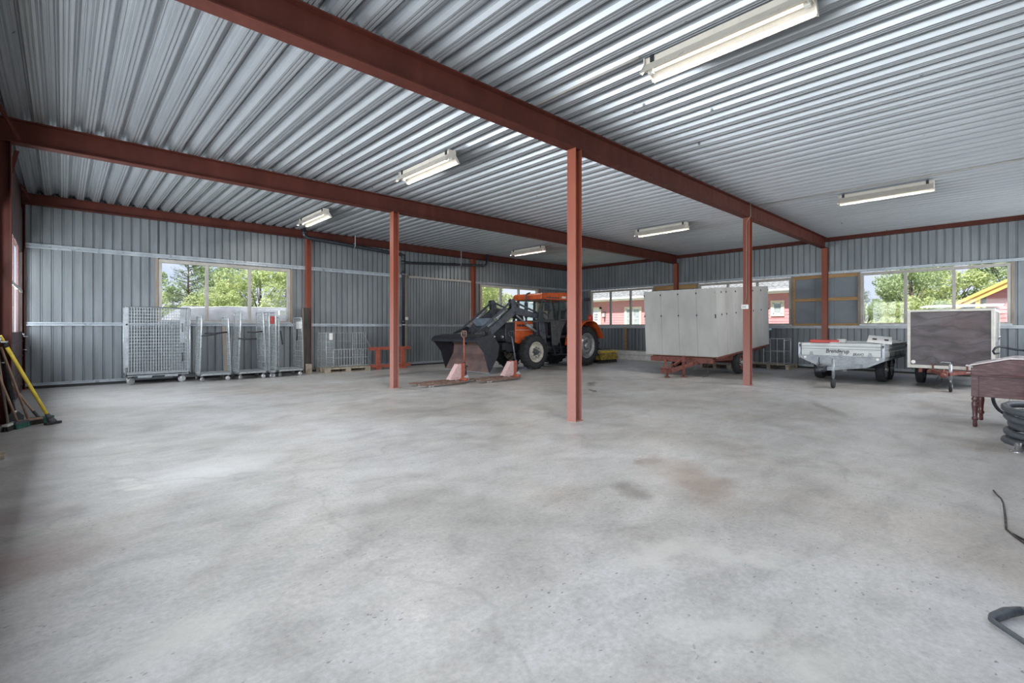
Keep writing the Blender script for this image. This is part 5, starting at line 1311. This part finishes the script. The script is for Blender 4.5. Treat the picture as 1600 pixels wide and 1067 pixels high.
m = MB(); m.box(-.58, -.42, 6.90, 7.1, 0, .035); m.box(-.56, -.46, 6.92, 7.05, .035, .07)
tag(recenter(m.build('wood_offcut', 'pallet_wood', bevel=.004), (-.5, 7.0, 0)), 'small wood offcut on the floor at the left edge', 'wood block')
# ------------------------------------------------------------------ outdoors
g = MB(); g.box(-60, 90, -40, 90, -.40, -.14); struct(g.build('ground', 'grass'))
# red house parallel to the right wall
HX = 25
H = thing('house', 'long pink-red boarded house with a pale tiled roof, seen through the two left right-wall windows', 'house', (HX, 15, -.14))
m = MB(); m.box(HX, HX+7, 6.6, 24, -.14, 3.0); m.build('wall', 'house_red', H)
m = MB()
for z in [i*.16 for i in range(1, 19)]: m.box(HX-.012, HX, 6.6, 24, z, z+.012)
m.build('board_lines', 'house_red', H)
m = MB(); bm = m.bm
nx, L = 9, 3.6; rows = []
ys = [6.2 + i*.075 for i in range(int(18.2/.075))]
for k in range(nx*2):
    i, e = divmod(k, 2); s = (i + e)*L/nx; x = HX-.45 + s*cos(radians(24)); z = 3.10 + s*sin(radians(24)) + (.05 if e == 0 else .0)
    rows.append([bm.verts.new((x, y, z + .035*sin(j*2*pi/4))) for j, y in enumerate(ys)])
for a, b in zip(rows, rows[1:]):
    for j in range(len(ys)-1): bm.faces.new((a[j], a[j+1], b[j+1], b[j]))
base = [bm.verts.new((v.co.x, v.co.y, v.co.z-.12)) for v in rows[0]]
for j in range(len(ys)-1): bm.faces.new((rows[0][j], base[j], base[j+1], rows[0][j+1]))
m.build('roof', 'tile', H)
m = MB(); m.cyl((HX-.52, 6.2, 3.06), (HX-.52, 24.3, 3.06), .07, 10); m.box(HX-.45, HX, 6.3, 24.2, 2.94, 3.02); m.build('gutter', 'house_white', H)
def owin(parent, y0, y1, z0, z1, x=HX, nx=1, nz=0):
    m = MB(); t = .10
    m.box(x-.05, x, y0-t, y1+t, z1, z1+t); m.box(x-.05, x, y0-t, y1+t, z0-t, z0); m.box(x-.05, x, y0-t, y0, z0, z1); m.box(x-.05, x, y1, y1+t, z0, z1); w = m.build('window', 'house_trim', parent)
    m = MB(); m.box(x-.035, x-.01, y0, y0+.05, z0, z1); m.box(x-.035, x-.01, y1-.05, y1, z0, z1); m.box(x-.035, x-.01, y0, y1, z0, z0+.05); m.box(x-.035, x-.01, y0, y1, z1-.05, z1)
    for i in range(1, nx+1): q = y0+(y1-y0)*i/(nx+1); m.box(x-.035, x-.01, q-.025, q+.025, z0, z1)
    for i in range(1, nz+1): q = z0+(z1-z0)*i/(nz+1); m.box(x-.035, x-.01, y0, y1, q-.012, q+.012)
    m.build('sash', 'house_white', w)
    m = MB(); m.box(x-.02, x-.005, y0+.04, y1-.04, z0+.04, z1-.04); m.build('pane', simple('dull_window_pane', (.42, .46, .46), (.30, .33, .33), .1), w)
owin(H, 15.63, 16.6, 1.2, 2.45, nx=1, nz=1); owin(H, 7.94, 8.34, 1.95, 2.50, nx=0); owin(H, 12.2, 13.2, 1.2, 2.45, nx=1, nz=1)
m = MB(); m.box(HX-.06, HX, 18.43, 18.56, 0, 2.6); m.box(HX-.06, HX, 18.43, 19.7, 2.48, 2.6); m.box(HX-.06, HX, 19.57, 19.7, 0, 2.48); d = m.build('door_trim', 'house_trim', H)
m = MB(); m.box(HX-.04, HX-.01, 18.56, 19.57, 0, 2.48); d = m.build('door', 'house_white', H)
m = MB()
for i in range(2):
    for j in range(3): m.box(HX-.05, HX-.035, 18.72+i*.13, 18.80+i*.13, 1.75+j*.16, 1.87+j*.16)
m.build('door_light', 'dark_cab', d)
m = MB(); m.box(HX-.16, HX-.04, 18.12, 18.24, 1.98, 2.24); m.build('wall_lantern', 'white', H)
m = MB(); m.box(HX-.20, HX, 18.10, 18.26, 2.24, 2.29); m.box(HX-.20, HX, 18.13, 18.23, 1.92, 1.97); m.build('lantern_cap', 'black_metal', H)
# gabled house on the right
G = thing('house', 'red house with an ochre gable board, seen through the rightmost window', 'house', (24, -3, -.14))
gy, gs = 1.79, .577
m = MB(); m.prism([(1.0, -.14), (1.0, 2.42), (-3.2, 2.42+4.2*gs), (-7.4, 2.42), (-7.4, -.14)], 'x', 24.35, 30); m.build('wall', 'house_red', G)
m = MB()
for z in [i*.15 for i in range(2, 30)]: m.box(24.335, 24.35, max(-7.4, -3.2-(4.9-z)/gs), min(1.0, -3.2+(4.9-z)/gs), z, z+.012) if z < 4.7 else None
m.build('board_lines', 'house_red', G)
m = MB(); zz = lambda y: 2.15 + (1.79-y)*gs
m.prism([(1.79, zz(1.79)), (-3.2, zz(-3.2)), (-3.2, zz(-3.2)-.25), (1.79, zz(1.79)-.20)], 'x', 23.98, 24.02); m.prism([(-8.2, zz(1.79)), (-3.2, zz(-3.2)), (-3.2, zz(-3.2)-.25), (-8.2, zz(1.79)-.20)], 'x', 23.98, 24.02)
m.prism([(1.83, zz(1.79)+.06), (-3.2, zz(-3.2)+.08), (-3.2, zz(-3.2)-.02), (1.83, zz(1.79)-.06)], 'x', 23.93, 23.98)
m.build('bargeboard', 'barge', G)
m = MB(); m.prism([(1.85, zz(1.85)+.02), (-3.2, zz(-3.2)+.04), (-8.25, zz(1.85)+.02), (-8.25, zz(1.85)-.04), (-3.2, zz(-3.2)-.02), (1.85, zz(1.85)-.04)], 'x', 24.0, 30.3); m.build('roof', 'tile', G)
m = MB(); m.box(24.02, 24.14, 1.14, 1.26, -.14, zz(1.2)-.15); m.build('porch_post', 'barge', G)
# pale sheet roof low behind
S = thing('garden_shed', 'low pale blue sheet roof outside, just above the plywood box trailer', 'shed', (21.5, 1.9, -.14))
m = MB(); m.box(21.2, 22.6, .6, 2.35, -.14, 1.92); m.build('wall', 'car_white', S)
m = MB(); m.prism([(21.05, 1.96), (22.75, 2.06), (22.75, 2.10), (21.05, 2.0)], 'y', .5, 2.45); m.build('roof', 'car_white', S)

# tarpaulin-covered load behind the back wall
T = thing('covered_load', 'grey tarpaulin-covered load outside the left back-wall window', 'tarpaulin', (5, 19, -.14))
m = MB(); bm = m.bm; NX, NS = 40, 12; rows = []
random.seed(3)
for i in range(NX+1):
    x = 2.3 + 6.2*i/NX; zt = min(2.03, 1.45+(x-2.3)*.80) + random.uniform(-.012, .012); rows.append([])
    for j in range(NS+1):
        q = j/NS; y = 18.6 + 2.4*q; prof = min(1, (min(q, 1-q)*5)**.4)
        z = -.14 + (zt+.14)*(prof if 0 < j < NS else 0); rows[-1].append(bm.verts.new((x + random.uniform(-.01, .01), y + random.uniform(-.02, .02), z + random.uniform(-.015, .015))))
for a, b in zip(rows, rows[1:]):
    for j in range(NS): bm.faces.new((a[j], a[j+1], b[j+1], b[j]))
bm.faces.new(rows[0]); bm.faces.new(rows[-1][::-1])
m.build('tarpaulin_sheet', 'tarp', T, smooth=True)
m = MB(); m.tube([(2.95, 18.72, 1.93), (4, 18.78, 2.02), (6, 18.78, 2.02), (8.4, 18.78, 2.03)], .016, 8); m.box(5.75, 6.25, 18.5, 18.62, 1.76, 1.92); m.build('white_edging', 'white', T)

# trees
def make_tree(name, kind, seed, h, w, nleaf, leaf, trunk_h):
    rnd = random.Random(seed)
    r = thing(name, '', 'tree' if h > 3 else 'bush', (0, 0, 0))
    t = MB(); t.tube([(0, 0, 0), (.04, .02, h*.3), (0, .05, h*.6), (.02, 0, h*.92)], [.09+h*.008, .07+h*.005, .05, .015], 8)
    br = []
    f = MB(); bm = f.bm
    if kind == 'pine':
        n = 16
        for i in range(n*3):
            z = h*(.22 + .76*(i/(n*3))); a = i*2.4 + rnd.random(); R = w*(1-(z/h))**.75 + .12
            tip = V((cos(a)*R, sin(a)*R, z + R*.35)); t.tube([(0, 0, z), tip], [.02, .006], 5); br.append((V((0, 0, z)), tip))
        for i in range(nleaf):
            a, b = rnd.choice(br); k = rnd.uniform(.25, 1.05); p = a + (b-a)*k + V((rnd.gauss(0, .06), rnd.gauss(0, .06), rnd.gauss(.03, .06)))
            d = V((rnd.gauss(0, 1), rnd.gauss(0, 1), rnd.gauss(.4, 1))).normalized()*rnd.uniform(.06, .13); e = d.cross(V((rnd.random(), rnd.random(), rnd.random()))).normalized()*.014
            bm.faces.new([bm.verts.new(p-e), bm.verts.new(p+e), bm.verts.new(p+d)])
    else:
        blobs = []
        for i in range(26):
            a = rnd.uniform(0, 2*pi); z = rnd.uniform(trunk_h, h*.93); rr = w*math.sin(min(1, max(.12, (z-trunk_h*.5)/(h-trunk_h*.5)))*pi*.88 + .12)**.6*rnd.uniform(.2, .95)
            c = V((cos(a)*rr, sin(a)*rr, z)); blobs.append((c, rnd.uniform(.32, .62)*w*.6)); t.tube([(0, 0, max(.2, z*.55)), c], [.035, .01], 5)
        for i in range(nleaf):
            c, R = rnd.choice(blobs); v = V((rnd.gauss(0, 1), rnd.gauss(0, 1), rnd.gauss(0, 1))).normalized()*R*rnd.uniform(.35, 1.1)**.6; p = c + v
            s = rnd.uniform(.035, .075); d = V((rnd.gauss(0, 1), rnd.gauss(0, 1), rnd.gauss(0, .7))).normalized()*s; e = d.cross(V((rnd.gauss(0, 1), rnd.gauss(0, 1), rnd.gauss(0, 1)))).normalized()*s*.6
            bm.faces.new([bm.verts.new(p-d), bm.verts.new(p+e), bm.verts.new(p+d), bm.verts.new(p-e)])
    t.build('trunk', 'bark', r)
    f.build('foliage', leaf, r, fix=False)
    return r
protos = {'a': make_tree('leafy_tree', 'leaf', 1, 4.2, 1.6, 11000, 'leaf_light', .1),
          'b': make_tree('leafy_tree', 'leaf', 2, 4.4, 1.6, 11000, 'leaf_mid', .1),
          'p': make_tree('pine_tree', 'pine', 5, 4.9, 1.35, 4200, 'leaf_dark', 1.0)}
used = set()
TREES = [  # kind, x, y, scale, label
 ('p', 4.35, 27.0, 1.06, 'tall pine standing out in the left pane of the left back-wall window'),
 ('a', 2.6, 25.0, .72, 'light green bush low at the left edge of the left back-wall window'),
 ('a', 4.9, 24.5, .78, 'light green bush below the tall pine in the left back-wall window'),
 ('b', 3.2, 29.0, 1.0, 'mid green tree left of the tall pine outside'),
 ('b', 5.9, 28.5, 1.12, 'mid green tree right of the tall pine, behind the first mullion'),
 ('a', 7.0, 25.5, 1.12, 'bright green tree filling the middle pane of the left back-wall window'),
 ('p', 7.3, 30.0, 1.12, 'pine rising behind the bright tree in the middle pane'),
 ('a', 8.8, 26.0, 1.05, 'bright green tree in the right pane of the left back-wall window'),
 ('p', 9.5, 29.5, 1.05, 'slim pine in the right pane of the left back-wall window'),
 ('p', 10.4, 28.5, 1.02, 'second slim pine at the right edge of the left back-wall window'),
 ('b', 9.8, 26.8, .78, 'mid green bush under the slim pines at the right of the left back-wall window'),
 ('a', 17.0, 22.0, 1.05, 'pale green tree close outside the window left of the tractor'),
 ('a', 18.7, 22.6, 1.1, 'pale green tree in the middle of the window behind the loader arms'),
 ('a', 18.0, 25.5, 1.45, 'large pale green tree further back behind the loader arms'),
 ('b', 24.0, 28.0, 1.0, 'mid green tree low behind the tractor cab'),
 ('p', 30.5, 5.9, .72, 'small dark spruce at the left of the rightmost window'),
 ('p', 31.0, 4.75, .70, 'second small dark spruce left of centre in the rightmost window'),
 ('b', 26.5, 5.0, .62, 'mid green bush low in the left pane of the rightmost window'),
 ('b', 29.0, 3.7, 1.03, 'spreading mid green tree in the middle pane of the rightmost window'),
 ('b', 35.5, 4.2, 1.3, 'mid green tree further back behind the spreading tree'),
 ('a', 26.5, 3.4, .68, 'light green bush at the foot of the spreading tree, rightmost window'),
 ('a', 33.0, 2.6, 1.12, 'light green tree left of the ochre gable in the rightmost window'),
 ('b', 34.0, .6, 1.25, 'mid green tree behind the ochre gable'),
 ('a', 22.9, 3.75, .45, 'light green bush in front of the gable house'),
]
for k, x, y, s, lab in TREES:
    o = protos[k] if k not in used else dup(protos[k]); used.add(k)
    o.location = (x, y, -.14); o.scale = (s, s, s); o.rotation_euler = (0, 0, (x*7.3+y*3.1) % 6.28); o['label'] = lab
    o['category'] = 'bush' if 'bush' in lab else 'tree'; o['group'] = 'trees and bushes outside'

# ------------------------------------------------------------------ light
w = bpy.data.worlds.new('World'); SC.world = w; w.use_nodes = True
nt = w.node_tree
for n in list(nt.nodes): nt.nodes.remove(n)
out = nt.nodes.new('ShaderNodeOutputWorld'); bg = nt.nodes.new('ShaderNodeBackground'); nt.links.new(bg.outputs[0], out.inputs[0])
tc = nt.nodes.new('ShaderNodeTexCoord'); sp = nt.nodes.new('ShaderNodeSeparateXYZ'); nt.links.new(tc.outputs['Generated'], sp.inputs[0])
sky = ramp(nt, sp.outputs['Z'], [(0.0, (.62, .66, .76)), (.12, (.50, .58, .78)), (.6, (.26, .38, .64))])
mp = nt.nodes.new('ShaderNodeMapping'); mp.inputs['Scale'].default_value = (3, 3, 9); nt.links.new(tc.outputs['Generated'], mp.inputs[0])
cl = ramp(nt, noise(nt, mp.outputs[0], 1.6, 6, .6), [(.45, 0), (.68, .75)])
c = mixc(nt, sky, (.70, .71, .74), cl)
nt.links.new(c, bg.inputs['Color']); bg.inputs['Strength'].default_value = 1.4

def light(name, typ, loc, rot, energy, color=(1, 1, 1), **kw):
    d = bpy.data.lights.new(name, typ); d.energy = energy; d.color = color
    for k, v in kw.items(): setattr(d, k, v)
    o = bpy.data.objects.new(name, d); COL.objects.link(o); o.location = loc; o.rotation_euler = rot
    return o
light('sun', 'SUN', (0, 0, 30), (0, radians(-35), 0), 10.0, (1, .97, .92), angle=radians(3))
# daylight pouring in through the glazed doors on the left; added fill lamps behind the camera
for y0, y1, e in ((9.2, 13.2, 360), (4.2, 8.2, 360), (-.70, 4.22, 330)):
    light('door_daylight', 'AREA', (X0-.45, (y0+y1)/2, 2.04), (0, -pi/2, 0), e, (.93, .96, 1), shape='RECTANGLE', size=1.6, size_y=y1-y0-1.0)
for (a, b), e in zip(FW, (35, 110, 240)):
    light('window_daylight', 'AREA', ((a+b)/2, Y0-.14, 2.0), (pi/2, 0, 0), e, (.95, .97, 1), shape='RECTANGLE', size=b-a-.1, size_y=2.1)

for p in LAMPS:
    light('lamp_light', 'AREA', p, (0, 0, 0), 52, (1, .95, .86), shape='RECTANGLE', size=.03, size_y=1.36)

# ------------------------------------------------------------------ camera
cam = bpy.data.cameras.new('camera'); co = bpy.data.objects.new('camera', cam); COL.objects.link(co)
cam.sensor_width = 36; cam.sensor_fit = 'HORIZONTAL'; cam.lens = 751.5/1600*36
cam.shift_y = (511.9-533.5)/1600 * 1.0
cam.clip_start = .02; cam.clip_end = 300
co.location = (0, 0, 1.3); co.rotation_euler = (pi/2, 0, radians(46.944)-pi/2)
SC.camera = co
SC.view_settings.view_transform = 'Standard'; SC.view_settings.look = 'None'; SC.view_settings.gamma = 1; SC.view_settings.exposure = 0
SC.view_settings.use_curve_mapping = False
SC.cycles.max_bounces = 8; SC.cycles.diffuse_bounces = 5; SC.cycles.glossy_bounces = 4; SC.cycles.transparent_max_bounces = 16
SC.cycles.sample_clamp_indirect = 6
SC.cycles.use_denoising = True
